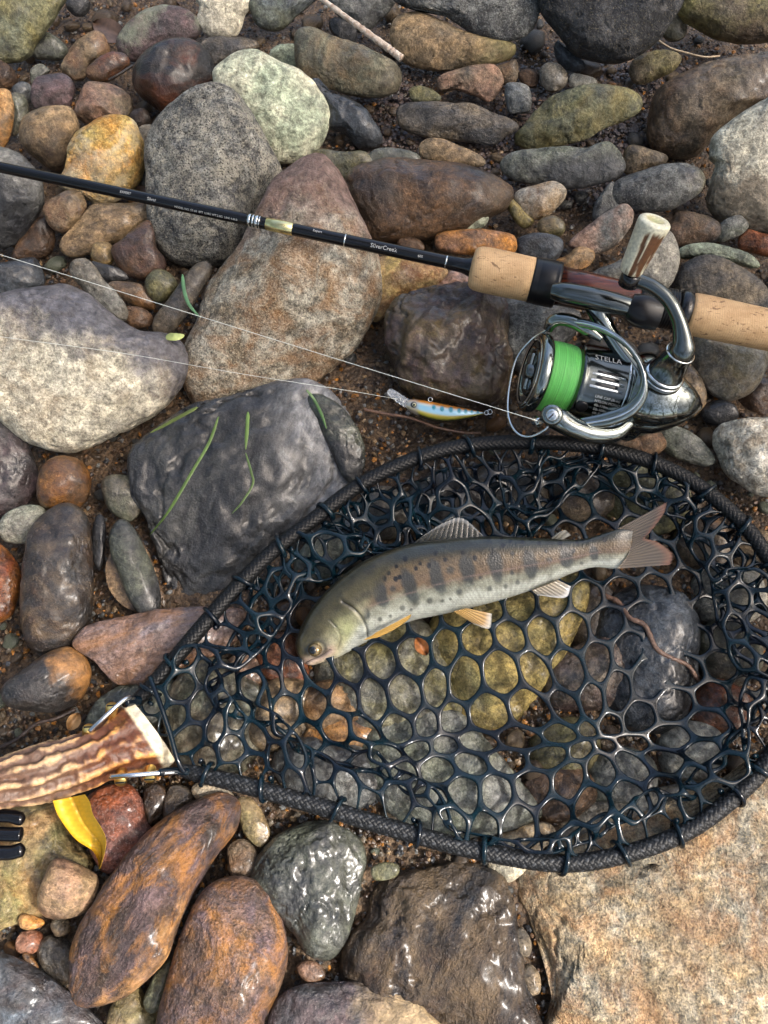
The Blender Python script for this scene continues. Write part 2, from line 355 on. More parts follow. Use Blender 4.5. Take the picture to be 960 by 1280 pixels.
# ---- upper right
R('678,10 685,-24 845,-24 850,5 838,25 825,45 808,60 790,72 765,78 740,75 718,65 700,45 685,25', 34, .85, 'dgr blk', 'big dark round boulder with rough golden flecks', sp=.4, spc=(.42, .34, .2), dk=.5, wet=.25, rough=1.4, scale=60, bumpd=.001)
R('848,10 850,-20 978,-20 978,45 955,52 925,54 895,48 870,35 855,25', 22, .7, 'gbr olv', 'big brown boulder with a pale worn top above the sandy hollow', wet=.2, g=(-90, .01, .012, 'dbr', .3))  # shade on the lower side is painted into the stone's colour
R('828,42 836,24 848,18 858,36 853,48 838,52', 8, .8, 'gbr ggr', 'small upright grey-brown stone between two big boulders', wet=.3)
R('787,87 795,73 815,65 835,64 850,72 843,87 825,97 805,105 792,102', 9, .7, 'gbr olv', 'flat dusty brown stone at the foot of the dark round boulder', wet=.25)
R('693,60 698,52 712,62 730,78 725,90 708,87 697,76', 8, .8, 'blu dgr', 'smooth blue-grey pebble pinned under the dark round boulder', wet=.4)
R('675,87 685,79 700,82 709,95 705,108 690,115 678,108 675,97', 9, .85, 'gbr gry', 'rough grainy pebble beside the smooth blue-grey pebble', sp=.5, wet=.3, fac=7)
R('712,98 718,92 735,95 745,100 742,108 715,109', 8, .6, 'gry pal', 'small flat pale pebble above the mossy stone', wet=.3)
R('645,168 655,158 670,140 690,122 720,111 750,108 780,112 797,122 797,138 780,150 755,160 735,172 705,180 680,186 655,184 646,178', 16, .7, 'ggr olv', 'mossy yellow-green stone with a dark hollow in its side', st='yel', sta=.4, wet=.25, fac=5, rough=1.4, scale=28)
R('632,108 645,104 660,108 664,125 662,140 650,142 635,138', 8, .7, 'gry blu', 'angular pale grey stone beside the mossy stone', wet=.35, fac=6)
R('648,92 660,87 673,94 670,108 655,107', 4, .7, 'brn dbr', 'dark brown pebble above the angular pale grey stone', wet=.3)
R('628,205 640,192 670,187 700,184 735,186 748,179 762,180 775,195 779,208 770,222 745,230 710,235 680,230 650,227 633,217', 16, .7, 'ggr gry', 'long flat grey-green stone with a pale rim below the mossy stone', wet=.25, g=(-90, .002, .01, 'dgr', .4), fac=2)  # dark face under the rim is shade painted by the colour gradient
R('780,190 790,182 815,188 833,195 830,205 810,212 790,219 780,212', 9, .7, 'gbr tan', 'small brown wedge of stone above the grey oval cobble', wet=.3)
R('810,160 815,130 825,112 845,98 875,85 905,75 940,70 978,68 978,122 950,132 930,145 905,163 885,180 870,193 848,196 825,190 812,178', 20, .75, 'brn gbr', 'large smooth brown boulder with a ridge along its top', wet=.4, fac=2, scale=22, st='dbr', sta=.4)
R('888,190 890,175 905,160 930,142 955,128 980,122 984,290 950,288 920,284 900,276 887,262 884,245 890,225 895,205 888,198', 26, .7, 'crm pal', 'large pale grainy boulder with a damp dark lower half', sp=.5, spc=(.62, .58, .48), dk=.4, wet=.15, g=(-110, .012, .004, 'gbr', .35), fac=2)  # sunlit and shaded halves are painted as two stone colours
R('763,240 770,228 790,217 820,208 850,205 870,210 879,222 875,238 860,250 835,262 810,264 785,262 768,256', 18, .75, 'dgr gry', 'grey oval cobble dusted with pale specks above the reel knob', sp=.4, wet=.3, g=(10, .03, .012, 'olv', .3), fac=2)
R('742,262 750,245 766,228 772,250 778,264 758,277 743,277', 8, .6, 'gry dgr', 'plain grey stone half hidden by the grey oval cobble', wet=.3)
R('643,247 652,236 675,230 695,228 707,237 705,248 695,260 680,272 665,273 652,264', 15, .75, 'tan pal', 'pale tan cobble with rough grain', sp=.5, wet=.35, st='org', sta=.35, fac=5)
R('630,250 640,249 655,262 667,276 655,285 642,274', 10, .75, 'yel olv', 'small yellow-olive pebble touching the pale tan cobble', wet=.45)
R('672,282 678,273 692,270 705,278 705,290 695,296 678,293', 12, .85, 'tan olv', 'smooth honey-coloured pebble above the dark blue-grey cobble', wet=.55, rough=.5, fac=1)
R('645,307 652,296 675,292 698,297 703,308 695,324 675,330 653,324', 9, .75, 'blu dgr', 'dark blue-grey cobble just above the reel seat', wet=.45)
R('712,305 725,290 745,275 765,262 780,256 790,265 788,280 775,300 760,312 740,317 722,313', 14, .7, 'gry pnk', 'pale grey-pink wedge-shaped cobble beside the reel knob', wet=.3, fac=4)
R('840,275 850,265 880,270 900,280 897,297 880,304 855,307 835,307 828,290', 8, .7, 'dgr brn', 'dark brown-grey stone behind the reel knob', wet=.35, st='gbr', sta=.5)
R('895,290 900,280 912,272 925,270 935,280 930,290 915,298 900,302', 13, .8, 'ggr gry', 'small grey-green pebble beside the red-brown one', sp=.4, wet=.3)
R('923,302 930,288 950,290 974,298 974,322 945,317 926,311', 11, .8, 'rst brn', 'red-brown angular pebble beside the grey-green pebble', wet=.35, fac=7)
R('846,317 860,307 885,304 915,310 938,319 948,331 938,335 912,328 880,322 855,324', 14, .8, 'ggr grn', 'thin curved green stone lying like a finger', wet=.35, fac=1)
R('745,338 770,328 800,310 825,290 840,295 848,320 842,345 830,360 800,366 770,355 748,350', 15, .7, 'gry pal', 'pale grey mottled stone directly behind the reel knob', st='dgr', sta=.5, wet=.3)
R('846,360 853,335 875,322 905,325 935,340 957,360 970,388 970,408 925,402 880,392 852,378', 12, .6, 'dgr gbr', 'wide grey-brown boulder behind the rear grip', wet=.35, sp=.3, fac=2)
R('693,327 710,318 725,308 742,315 740,327 725,337 700,337', 9, .8, 'tan org', 'small jagged tan stone above the wooden reel seat', wet=.4, fac=7)
R('862,440 868,425 880,415 915,420 950,428 958,447 952,470 940,487 920,498 900,497 880,482 866,460', 10, .8, 'gbr gry', 'round grey-tan cobble below the rear grip', st='yel', sta=.35, wet=.35, sp=.3)
R('838,455 853,448 870,465 881,487 880,507 866,520 850,512 842,485', 6, .8, 'gbr tan', 'brown cobble under the back of the reel', wet=.45)
R('876,512 893,500 915,505 922,520 907,531 884,529', 4, .8, 'dgr blk', 'small black pebble between reel and white stone', wet=.6)
R('892,555 895,537 915,526 950,523 984,530 984,612 950,617 925,602 905,582', 14, .75, 'wht pal', 'chalky white knobbly stone beside the net frame', wet=.15, dk=.35, st='tan', sta=.5, rough=2, fac=6, scale=45, bumpd=.001)
R('825,542 840,533 870,545 892,572 882,582 850,574 830,562', 4, .7, 'ggr gry', 'grey-green stone by the net frame below the reel', wet=.5)
R('765,560 785,542 815,535 832,555 812,572 780,575', 1, .7, 'gbr brn', 'dull brown stone half under the net frame below the reel', wet=.4)
# ---- middle
R('622,398 630,380 650,372 690,378 722,392 718,415 695,440 670,460 645,462 628,435', 10, .7, 'gry dgr', 'rough light grey stone under the reel foot', sp=.5, dk=.5, wet=.3)
R('486,402 500,380 525,365 560,357 600,357 622,375 632,400 637,440 632,480 616,502 590,508 560,503 530,498 505,482 493,452 485,428', 10, .75, 'pur dbr', 'wet lumpy purple-brown stone below the fore grip', wet=.6, rough=2.6, fac=3, st='yel', sta=.28, scale=40)
R('458,340 470,325 500,323 535,328 558,340 545,357 518,372 490,388 470,400 458,382', 10, .7, 'yel tan', 'rusty yellow stone between the reddish boulder and the fore grip', st='rst', sta=.6, wet=.35, sp=.4)
R('510,382 528,362 558,342 588,336 596,350 575,368 540,380', 9, .5, 'lav pnk', 'thin lavender slab leaning on the lumpy purple-brown stone', wet=.5)
R('340,232 360,215 385,203 405,205 425,225 440,250 455,275 467,300 476,325 477,350 470,380 455,405 445,430 425,450 395,475 360,495 325,508 290,515 262,513 240,490 232,460 232,435 250,400 255,375 265,345 290,315 310,290 325,262', 18, .62, 'gbr pal', 'biggest upright boulder, grey with reddish-purple top, rod lying across it', st=(.36, .17, .06), sta=.5, sp=.8, dk=.55, wet=.05, scale=55, fac=6, spc=(.66, .58, .42), g=(85, .030, .018, (.13, .08, .07), .2), rough=1.2, bumpd=.001, seed=4)
R('-18,380 0,372 30,362 60,355 85,352 110,365 140,395 170,415 200,418 222,430 230,450 228,470 215,495 195,515 165,530 130,545 95,558 70,558 35,548 10,530 -5,515 -18,500', 26, .5, 'crm pal', 'large flat-topped grey boulder, dry below and damp blue-grey above, crossed by fishing line', sp=.5, spc=(.72, .68, .6), dk=.4, wet=.1, g=(75, .002, .010, (.085, .085, .108), .55), st='tan', sta=.3, fac=3)
R('-12,335 10,328 40,321 50,333 54,356 30,368 10,372 -12,370', 10, .75, 'blu dgr', 'dark blue-grey wet cobble behind the flat-topped boulder', wet=.6)
R('88,335 95,326 108,325 120,335 130,350 145,365 158,385 157,398 145,397 125,382 105,362 92,347', 32, .8, 'gbr gry', 'finger-shaped grey-brown stone lying on the flat-topped boulder', wet=.45, rough=1.3)
R('115,328 130,330 150,336 160,348 142,354 125,347', 12, .7, 'blk dgr', 'thin black wet stone behind the finger-shaped stone', wet=.8)
R('182,352 190,340 202,337 215,345 222,357 212,372 198,378 185,368', 12, .8, 'olv ggr', 'smooth olive-green pebble beside the brown sausage-shaped stone', wet=.5, rough=.5, fac=1)
R('192,410 195,395 210,375 225,355 240,335 255,328 264,337 258,352 245,375 230,398 215,415 200,420', 14, .85, 'gbr dgr', 'brown sausage-shaped stone beside the biggest boulder', wet=.55, rough=.7, fac=1)
R('135,357 150,352 175,356 192,370 192,386 175,384 155,374', 10, .7, 'brn gbr', 'wet brown stone with an orange chip', st='org', sta=.4, wet=.7)
R('155,387 175,384 190,395 187,407 165,410', 8, .7, 'dbr brn', 'small wet brown stone behind the flat-topped boulder', wet=.6)
R('168,575 190,545 225,518 265,505 330,488 370,485 405,497 432,535 440,580 430,620 400,655 350,700 300,745 260,765 230,768 213,740 203,700 188,650 170,615', 2, .27, 'blk dgr', 'huge wet dark slab with rippled face under the net frame', wet=.85, bands=70, st='gry', sta=.4, sp=.3, fac=5, rough=1.6, g=(10, .035, .015, (.25, .25, .25), .6), scale=45, bumpd=.0007)
R('385,500 402,495 430,513 450,543 455,578 443,602 427,592 412,560 398,530', 12, .55, 'ggr blk', 'dark olive wet stone at the edge of the huge slab', wet=.8)
R('-18,520 10,530 30,550 45,585 45,610 30,632 5,642 -18,642', 12, .7, 'dgr pur', 'dark rough wet cobble beside the round orange stone', wet=.6, sp=.35)
R('47,615 50,592 60,577 78,571 98,576 110,590 112,610 105,628 90,636 68,637 52,630', 14, .85, 'org brn', 'round orange-brown wet stone', wet=.75, rough=.7, fac=2, st='rst', sta=.35)
R('0,655 8,642 28,633 48,633 57,642 48,660 40,675 25,679 5,675', 14, .75, 'grn pal', 'pale green mottled pebble beside the long dark cobble', sp=.5, dk=.4, wet=.45)
R('-18,680 5,685 22,705 27,725 22,750 12,770 -18,774', 12, .8, 'org rst', 'orange-brown wet cobble beside the long dark cobble', wet=.75)
R('33,690 38,665 55,645 75,633 95,636 108,650 113,680 115,715 115,755 105,790 85,808 58,815 38,805 28,775 28,730', 16, .75, 'dgr dbr', 'long dark barrel-shaped cobble freckled with tan', sp=.4, st='tan', sta=.35, wet=.6, fac=2, scale=60, spc=(.4, .3, .2))
R('127,610 132,598 150,594 168,598 177,615 177,635 165,650 150,647 135,634', 8, .7, 'ggr gbr', 'greenish grey wet pebble beside the round orange stone', wet=.8)
R('117,655 123,644 131,650 132,675 130,700 124,712 117,700 115,675', 9, .8, 'dgr blk', 'thin dark wet sliver beside the long dark cobble', wet=.8, rough=.5)
R('138,672 145,655 157,652 170,665 182,690 195,720 200,750 195,768 178,770 160,745 148,715 140,695', 12, .7, 'ggr dgr', 'long olive-grey wet stone leaning beside the huge slab', wet=.75, rough=.5, fac=2)
R('165,662 176,672 192,705 206,745 208,765 202,764 196,725 180,690', 4, .7, 'brn tan', 'thin brown edge stone between olive-grey stone and huge slab', wet=.7)
R('3,865 12,850 35,835 60,817 85,810 103,820 112,840 108,860 95,878 70,888 40,888 12,882', 14, .8, 'dbr dgr', 'egg-shaped wet stone, dark at one end and orange at the other', wet=.75, rough=.6, fac=1, g=(25, .010, .006, (.42, .2, .06), .7))
R('95,805 110,785 140,775 180,767 220,762 260,760 300,765 300,790 280,810 240,830 200,845 170,853 145,852 120,825 105,815', 6, .5, 'lav pnk', 'flat lavender and ochre wet slab under the net frame', st='org', sta=.55, wet=.75, bands=25, scale=40)
R('108,908 125,875 160,855 205,850 240,862 235,890 200,905 160,912 130,918', 1, .5, 'ggr dgr', 'flat grey-green stone under the wire of the antler handle', wet=.5)
# ---- under the net
R('208,908 215,862 248,829 288,829 311,849 336,875 331,921 314,954 281,970 235,963', -5, .6, 'gbr ggr', 'grey-brown cobble under the net beside the antler handle', wet=.6)
R('534,805 551,766 584,738 640,726 696,719 728,721 732,754 715,799 699,833 671,866 643,900 607,913 579,902 551,855', -3, .42, 'olv yel', 'large olive-yellow slab under the net below the fish', sp=.5, spc=(.5, .42, .22), dk=.35, wet=.35, fac=4)
R('399,830 423,794 468,777 513,772 547,800 560,850 575,889 547,897 502,920 457,915 423,886 401,858', -6, .5, 'gry olv', 'grey-olive slab under the net by the belly of the fish', sp=.4, wet=.4, fac=4)
R('460,921 495,898 543,887 581,898 608,927 635,959 662,992 674,1015 646,1032 603,1042 560,1048 506,1026 473,994 456,951', -3, .45, 'ggr gry', 'large blue-grey slab under the net near the frame', sp=.35, wet=.35, fac=3)
R('730,800 743,764 771,741 810,734 850,745 871,775 874,811 870,853 855,895 827,912 788,909 760,889 735,850', -2, .55, 'blu blk', 'dark blue wet cobble under the net with a twig on it', wet=.9, sp=.4, fac=3, spc=(.3, .32, .36))
R('679,854 695,825 728,805 764,798 781,825 784,860 764,880 728,887 695,887', -2, .7, 'gbr pur', 'brown cobble under the net between olive-yellow slab and dark blue cobble', wet=.6)
R('709,795 717,759 747,729 769,750 763,792 750,822 720,828', -5, .7, 'dbr gbr', 'dark brown wet stone under the net below the tail', wet=.7)
R('377,882 393,856 432,846 461,856 468,882 452,908 413,915 384,908', -4, .7, 'brn tan', 'brown rounded stone under the net near the nose of the fish', wet=.6, st='org', sta=.4)
R('308,905 324,865 350,849 387,856 395,889 374,924 337,938 311,924', -5, .7, 'tan gbr', 'tan cobble under the net beside the grey-brown one', wet=.55)
R('383,916 418,891 461,903 467,925 432,944 389,939', -5, .7, 'org tan', 'bright orange pebble under the net', wet=.7)
R('341,962 356,935 388,922 432,927 466,946 479,978 455,1007 410,1007 365,994', -5, .6, 'gry dgr', 'speckled grey cobble under the net near the frame', sp=.4, wet=.5)
R('322,811 349,792 378,807 385,842 362,860 333,847', -5, .7, 'brn rst', 'reddish pebble under the net beside the lavender slab', wet=.7)
R('283,829 305,813 330,827 332,851 308,862 286,849', -5, .7, 'pnk tan', 'pinkish tan pebble under the net inside the frame', wet=.6)
R('683,1043 715,1011 791,994 855,981 892,998 871,1032 801,1062 737,1075 696,1070', -2, .5, 'gbr gry', 'flat brown-grey stone under the lower net edge', wet=.35)
R('609,1079 618,1051 645,1035 683,1030 693,1046 672,1067 642,1100 618,1096', -1, .6, 'tan crm', 'cream-tan stone poking out under the net frame', wet=.4)
R('662,928 686,902 728,899 749,928 736,961 692,971 667,957', -5, .7, 'olv gbr', 'olive-brown wet cobble under the net folds', wet=.7)
R('654,983 687,957 729,961 746,996 716,1023 673,1023', -5, .7, 'dbr brn', 'dark brown cobble under the net folds', wet=.6)
R('735,961 774,935 814,952 818,994 778,1014 741,1001', -5, .7, 'ggr gry', 'shiny grey-green pebble under the net folds', wet=.8)
R('820,927 853,903 896,914 905,953 872,977 830,966', -5, .7, 'pal gry', 'pale grey cobble under the net near the big ochre boulder', wet=.4)
R('858,875 887,851 929,862 940,897 911,924 871,915', -5, .7, 'rst brn', 'rusty brown cobble under the net beside the dark blue cobble', wet=.6)
R('870,795 903,775 943,788 950,834 917,858 877,845', -5, .7, 'gbr ggr', 'grey-brown cobble under the net at the twig end', wet=.6)
R('864,732 897,706 943,715 956,758 923,781 877,776', -5, .7, 'gry pal', 'light grey cobble under the net behind the tail', wet=.45)
R('910,686 943,662 982,686 982,739 943,745', -5, .7, 'gbr tan', 'tan-grey cobble under the net behind the tail', wet=.5)
R('841,669 870,646 907,659 914,699 881,716 848,706', -5, .7, 'brn gbr', 'brown cobble under the net behind the tail', wet=.6)
R('749,608 779,582 832,586 862,619 845,659 799,665 759,645', -4, .6, 'olv ggr', 'olive cobble under the net above the tail', wet=.5)
R('679,607 712,581 756,594 765,634 732,653 693,644', -5, .7, 'dbr gbr', 'dark brown cobble under the net above the tail', wet=.6)
R('588,601 625,579 670,592 683,632 648,654 604,645', -5, .7, 'gbr dgr', 'grey-brown cobble under the net above the back of the fish', wet=.6)
R('509,618 546,589 591,599 601,634 562,658 522,651', -5, .7, 'dbr dgr', 'dark cobble under the net beside the dorsal fin', wet=.6)
R('440,638 473,609 517,623 522,658 486,675 451,667', -6, .7, 'gry gbr', 'grey cobble under the net above the head of the fish', wet=.6)
R('370,702 403,660 442,649 449,689 420,726 386,731', -6, .6, 'gry ggr', 'pale grey stone under the net between slab and fish', wet=.5)
R('735,430 760,418 790,430 800,455 785,480 750,485 732,460', -7, .7, 'gbr dgr', 'dark grey-brown stone hidden behind the stem of the reel', wet=.5)
R('700,545 725,530 760,535 768,558 740,572 708,568', -8, .7, 'dgr dbr', 'dark wet stone under the reel beside the net frame', wet=.6)
R('905,410 935,402 975,420 978,450 940,440', -7, .6, 'brn gbr', 'brown stone under the rear grip', wet=.4)
R('920,478 950,470 978,485 978,520 945,522 922,505', -7, .7, 'dbr brn', 'dark brown stone between grey-tan cobble and white stone', wet=.5)
R('800,350 830,345 856,352 850,380 815,378', -7, .7, 'dgr brn', 'dark stone behind the threaded barrel of the rod', wet=.4)
R('330,770 352,752 372,760 374,785 352,797 332,790', -8, .7, 'dbr brn', 'dark brown wet stone under the net beside the nose of the fish', wet=.7)
R('560,930 590,915 610,925 605,900 575,905', -11, .6, 'brn tan', 'thin brown stone under the net below the olive-yellow slab', wet=.5)
# ---- bottom
R('652,1112 660,1085 700,1060 760,1035 830,1005 900,978 984,950 990,1300 705,1300 690,1250 680,1200 665,1150', 4, .2, 'och bge', 'large pale ochre boulder with rusty patches and a dark crack', st=(.45, .2, .07), sta=.42, sp=.6, spc=(.72, .55, .28), wet=.2, fac=4, dk=.5, scale=58, bumpd=.0009)
R('428,1205 438,1172 462,1148 468,1118 490,1098 530,1088 575,1086 612,1095 632,1120 642,1160 652,1210 667,1260 672,1305 560,1305 480,1290 434,1245', 0, .42, 'blk dbr', 'large dark glossy wet boulder with golden sheen', wet=.55, st='tan', sta=.4, sp=.3, bands=60, rough=1.6, fac=4, seed=9, bumpd=.001)
R('318,1090 325,1065 345,1040 375,1030 410,1030 440,1045 455,1070 450,1110 440,1150 425,1180 405,1195 385,1190 368,1165 345,1140 325,1115', 6, .6, 'blk ggr', 'black-green wet conglomerate stone just outside the net frame', wet=.6, rough=2.2, st='gry', sta=.3, fac=5, sp=.35)
R('328,1300 345,1255 370,1235 405,1228 450,1230 500,1245 530,1265 550,1310 328,1310', 10, .55, 'dgr pur', 'wet grey-purple stone with a tan end at the bottom edge', wet=.5, g=(0, .02, .015, (.4, .28, .14), .6), fac=5, rough=1.6)
R('198,1275 210,1225 225,1180 245,1135 265,1110 290,1100 320,1105 340,1130 353,1165 356,1200 348,1235 330,1270 315,1305 200,1308', 14, .6, 'brn pur', 'smooth brown oval boulder with violet sheen', wet=.35, st='org', sta=.5, rough=.7, fac=2, sp=.35, dk=.5, scale=70, bumpd=.0009)
R('92,1190 105,1150 130,1110 165,1065 200,1030 240,1005 270,995 290,1000 298,1015 290,1045 270,1070 245,1110 225,1150 205,1200 180,1225 150,1245 110,1255 92,1235', 18, .7, 'pur dbr', 'long rust-red and dark brown stone with a bright orange edge', st='org', sta=.6, wet=.3, bands=52, rough=1.3, fac=4, scale=75, g=(-35, .022, .008, (.5, .26, .09), .4), bumpd=.001)
R('-22,1020 20,1010 60,1003 78,1018 92,1050 112,1070 112,1090 80,1112 50,1142 10,1157 -22,1162', 2, .5, 'olv tan', 'flat ochre-olive slab under the black buckle', wet=.4, st='org', sta=.4, sp=.3, fac=3)
R('108,1000 130,985 160,982 176,1000 184,1030 197,1045 182,1072 150,1087 130,1087 113,1060 105,1030', 5, .6, 'pur rst', 'maroon-purple stone under the yellow leaf', sp=.45, spc=(.55, .45, .42), wet=.4, rough=.8)
R('45,1132 55,1100 65,1078 80,1075 105,1085 122,1097 118,1120 105,1140 80,1148 55,1148', 20, .8, 'tan pnk', 'tan wedge-shaped pebble on the ochre-olive slab', wet=.35, fac=5, rough=.8)
R('-22,1190 10,1195 45,1210 80,1235 110,1262 128,1295 -22,1300', 12, .6, 'blu dbr', 'dark wet blue-brown boulder at the bottom corner', wet=.5, rough=1.4, st='pur', sta=.5)
R('180,1250 190,1225 205,1205 214,1202 213,1225 205,1250 195,1264 185,1264', 10, .7, 'olv ggr', 'small olive stone wedged beside the brown oval boulder', wet=.5)
R('138,1265 155,1240 172,1232 186,1255 198,1267 196,1300 142,1300', 6, .6, 'tan olv', 'pale tan stone below the rust-red stone', wet=.5)
R('23,1150 30,1142 50,1148 55,1155 40,1162 27,1160', 9, .8, 'org tan', 'small orange pebble below the wedge-shaped pebble', wet=.5, rough=.5)
R('63,1157 72,1146 85,1150 86,1165 70,1170', 7, .8, 'tan gbr', 'small tan pebble below the wedge-shaped pebble', wet=.5)
R('20,1177 30,1165 50,1165 53,1180 40,1192 23,1190', 5, .8, 'rst pnk', 'small reddish pebble above the bottom corner boulder', wet=.5)
R('46,1192 60,1170 85,1175 92,1200 86,1228 65,1225', 3, .7, 'dgr gbr', 'gritty dark grey stone beside the rust-red stone', wet=.6, rough=2, sp=.4)
R('28,1195 36,1192 48,1208 46,1216 38,1214', 8, .8, 'org brn', 'tiny orange-brown pebble above the bottom corner boulder', wet=.5)
R('240,987 250,978 280,985 292,996 270,1002 248,1000', 4, .7, 'pal tan', 'pale flat stone under the net frame above the rust-red stone', wet=.5)
R('298,1000 315,1000 330,1020 337,1042 326,1058 310,1048 301,1030', 3, .6, 'olv tan', 'olive-tan wet stone between rust-red stone and conglomerate', wet=.7)
R('182,985 200,980 212,1000 200,1020 185,1030 180,1005', 2, .7, 'brn dbr', 'wet brown stone below the brass screws', wet=.8)
R('212,985 235,985 245,1000 225,1015 205,1022', 2, .7, 'gbr dbr', 'wet grey-brown stone below the net frame wire', wet=.8)
R('285,1060 305,1050 322,1070 318,1100 298,1105 286,1085', 2, .7, 'gbr brn', 'wet brown stone between rust-red stone and brown oval boulder', wet=.7, rough=1.5)
R('465,1085 480,1078 498,1082 494,1096 470,1100', 8, .7, 'olv ggr', 'small olive pebble beside the conglomerate stone', wet=.7)
R('370,1210 385,1200 402,1208 405,1222 385,1228', 5, .7, 'pnk brn', 'small pinkish wet pebble below the conglomerate stone', wet=.8)
R('636,1170 652,1160 664,1178 660,1195 642,1192', 5, .8, 'dgr gbr', 'small dark pebble in the crack beside the ochre boulder', wet=.5)
R('648,1220 660,1205 674,1218 674,1240 658,1242', 5, .8, 'tan gbr', 'small tan pebble in the crack beside the ochre boulder', wet=.4)
# ------------------------------------------------------------------ the ground, loose grit, small pebbles
def ground():
    s = np.concatenate([-np.geomspace(60, .62, 14), np.linspace(-.6, .6, 200), np.geomspace(.62, 60, 14)])
    X, Y = np.meshgrid(s, s, indexing='ij'); n = len(s)
    p = np.stack([X.ravel(), Y.ravel(), 0*X.ravel()], 1)
    z = .0035*fbm(p/.05, 3, 3)+.0016*fbm(p/.008, 8, 3); r = np.hypot(p[:, 0], p[:, 1]); z = np.where(r > .9, -.004, z)-.008
    p[:, 2] = z
    t = NT('wet_sand'); v = t.coords()
    n1 = t.noise(v, 30, 5, .6); n2 = t.noise(v, 700, 4, .7); n3 = t.noise(v, 240, 3, .6)
    c = t.ramp(n1, [(.35, (.026, .017, .010)), (.62, (.10, .064, .034))])
    c = t.mix(1, c, t.ramp(n2, [(.3, .35), (.5, 1.0), (.68, 2.2)]), 'MULTIPLY')
    q = t.new('TexVoronoi'); q.inputs['Scale'].default_value = 420; t.put(q.inputs['Vector'], v)
    c = t.mix(.4, c, t.ramp(q.outputs['Color'], [(.2, (.02, .012, .008)), (.55, (.10, .06, .032)), (.85, (.24, .15, .08))]))
    nb = t.bump(t.math('ADD', n2, t.math('MULTIPLY', q.outputs['Distance'], -1.2)), .0012, 1)
    t.set(base=c, rough=t.mr(n3, .35, .65, .25, .75), normal=nb)
    # litter tint patch: dark leaf crumbs in the upper hollow
    o = obj('ground', p, grid_faces(n, n), t.m); tag(o, kind='structure', label='damp brown sand and grit of the river bank'); return o
ground()
SEGS = [(pp, pp.min(0), pp.max(0)) for pp in POLY]
def inside(x, y, m=0):
    for pp, lo, hi in SEGS:
        if x < lo[0]-m or y < lo[1]-m or x > hi[0]+m or y > hi[1]+m: continue
        c = pp.mean(0); q = pp+(pp-c)/np.linalg.norm(pp-c, axis=1)[:, None]*m if m else pp
        k = False; j = len(q)-1
        for i in range(len(q)):
            if (q[i][1] > y) != (q[j][1] > y) and x < (q[j][0]-q[i][0])*(y-q[i][1])/(q[j][1]-q[i][1])+q[i][0]: k = not k
            j = i
        if k: return True
    return False
PEB = [('small rounded tan pebble loose in a gap between the stones', ('tan', 'gbr')), ('small dark grey pebble loose in a gap between the stones', ('dgr', 'gry')),
       ('small brown pebble loose in a gap between the stones', ('brn', 'gbr')), ('small orange-brown pebble loose in a gap between the stones', ('org', 'brn')),
       ('small grey-green pebble loose in a gap between the stones', ('ggr', 'grn'))]
PEBM = [stone_mat(a, b, wet=.55, sp=.3, scale=90) for _, (a, b) in PEB]
PEBS = []
for k in range(10):
    D, F = ico(3); s = k*17+3
    v = D*np.array([1, RNG.uniform(.65, .95), RNG.uniform(.5, .75)]); v = v*(1+.16*fbm(D*1.3+s, s, 2))[:, None]
    me = bpy.data.meshes.new('pebble'); me.from_pydata(v.tolist(), [], F); me.polygons.foreach_set('use_smooth', [True]*len(F)); PEBS.append(me)
NETX, NETY, NETR = 600, 820, 1
STOPW = set('under beside above below between behind with at on in lying leaning tucked wedged touching resting filling standing half just poking pinned hidden like near set by dusted freckled mottled directly'.split())
spots = []; tries = 0
rr_ = random.Random(5)
while len(spots) < 230 and tries < 30000:
    tries += 1
    x, y = rr_.uniform(-10, 970), rr_.uniform(-5, 1285); r = rr_.choice([5, 6, 6, 7, 8, 9, 11, 14])
    if inside(x, y, r*.35): continue
    if 380 < x < 610 and 495 < y < 600 and r > 6: continue
    if any((x-a)**2+(y-b)**2 < ((r+c)*.85)**2 for a, b, c in spots): continue
    spots.append((x, y, r))
for i, (x, y, r) in enumerate(spots):
    k = rr_.choice([0, 0, 1, 2, 2, 2, 3, 4])
    me = PEBS[i % 10].copy() if i < 10 else None
    m = bpy.data.meshes.get('pebble_%d_%d' % (i % 10, k))
    if m is None:
        m = PEBS[i % 10].copy(); m.name = 'pebble_%d_%d' % (i % 10, k); m.materials.append(PEBM[k])
    o = bpy.data.objects.new('pebble', m); COL.objects.link(o)
    sc = r*np.linalg.norm(P(x, y, 0)-CAM)/FPX*.95
    o.location = P(x, y, sc*.25-.005); o.scale = (sc, sc, sc); o.rotation_euler = (rr_.uniform(-.4, .4), rr_.uniform(-.4, .4), rr_.uniform(0, 6.3))
    near = min(NAMED, key=lambda q: (q[0][0]-x)**2+(q[0][1]-y)**2)[1]; wd = []
    for w_ in near.replace(',', '').split():
        if w_ in STOPW: break
        wd.append(w_)
    tag(o, 'small %s pebble in the gap beside the %s' % (('tan', 'dark grey', 'brown', 'orange-brown', 'grey-green')[k], ' '.join(wd[:9])), 'pebble', 'loose %s pebbles between the stones' % ('tan', 'dark grey', 'brown', 'orange-brown', 'grey-green')[k])
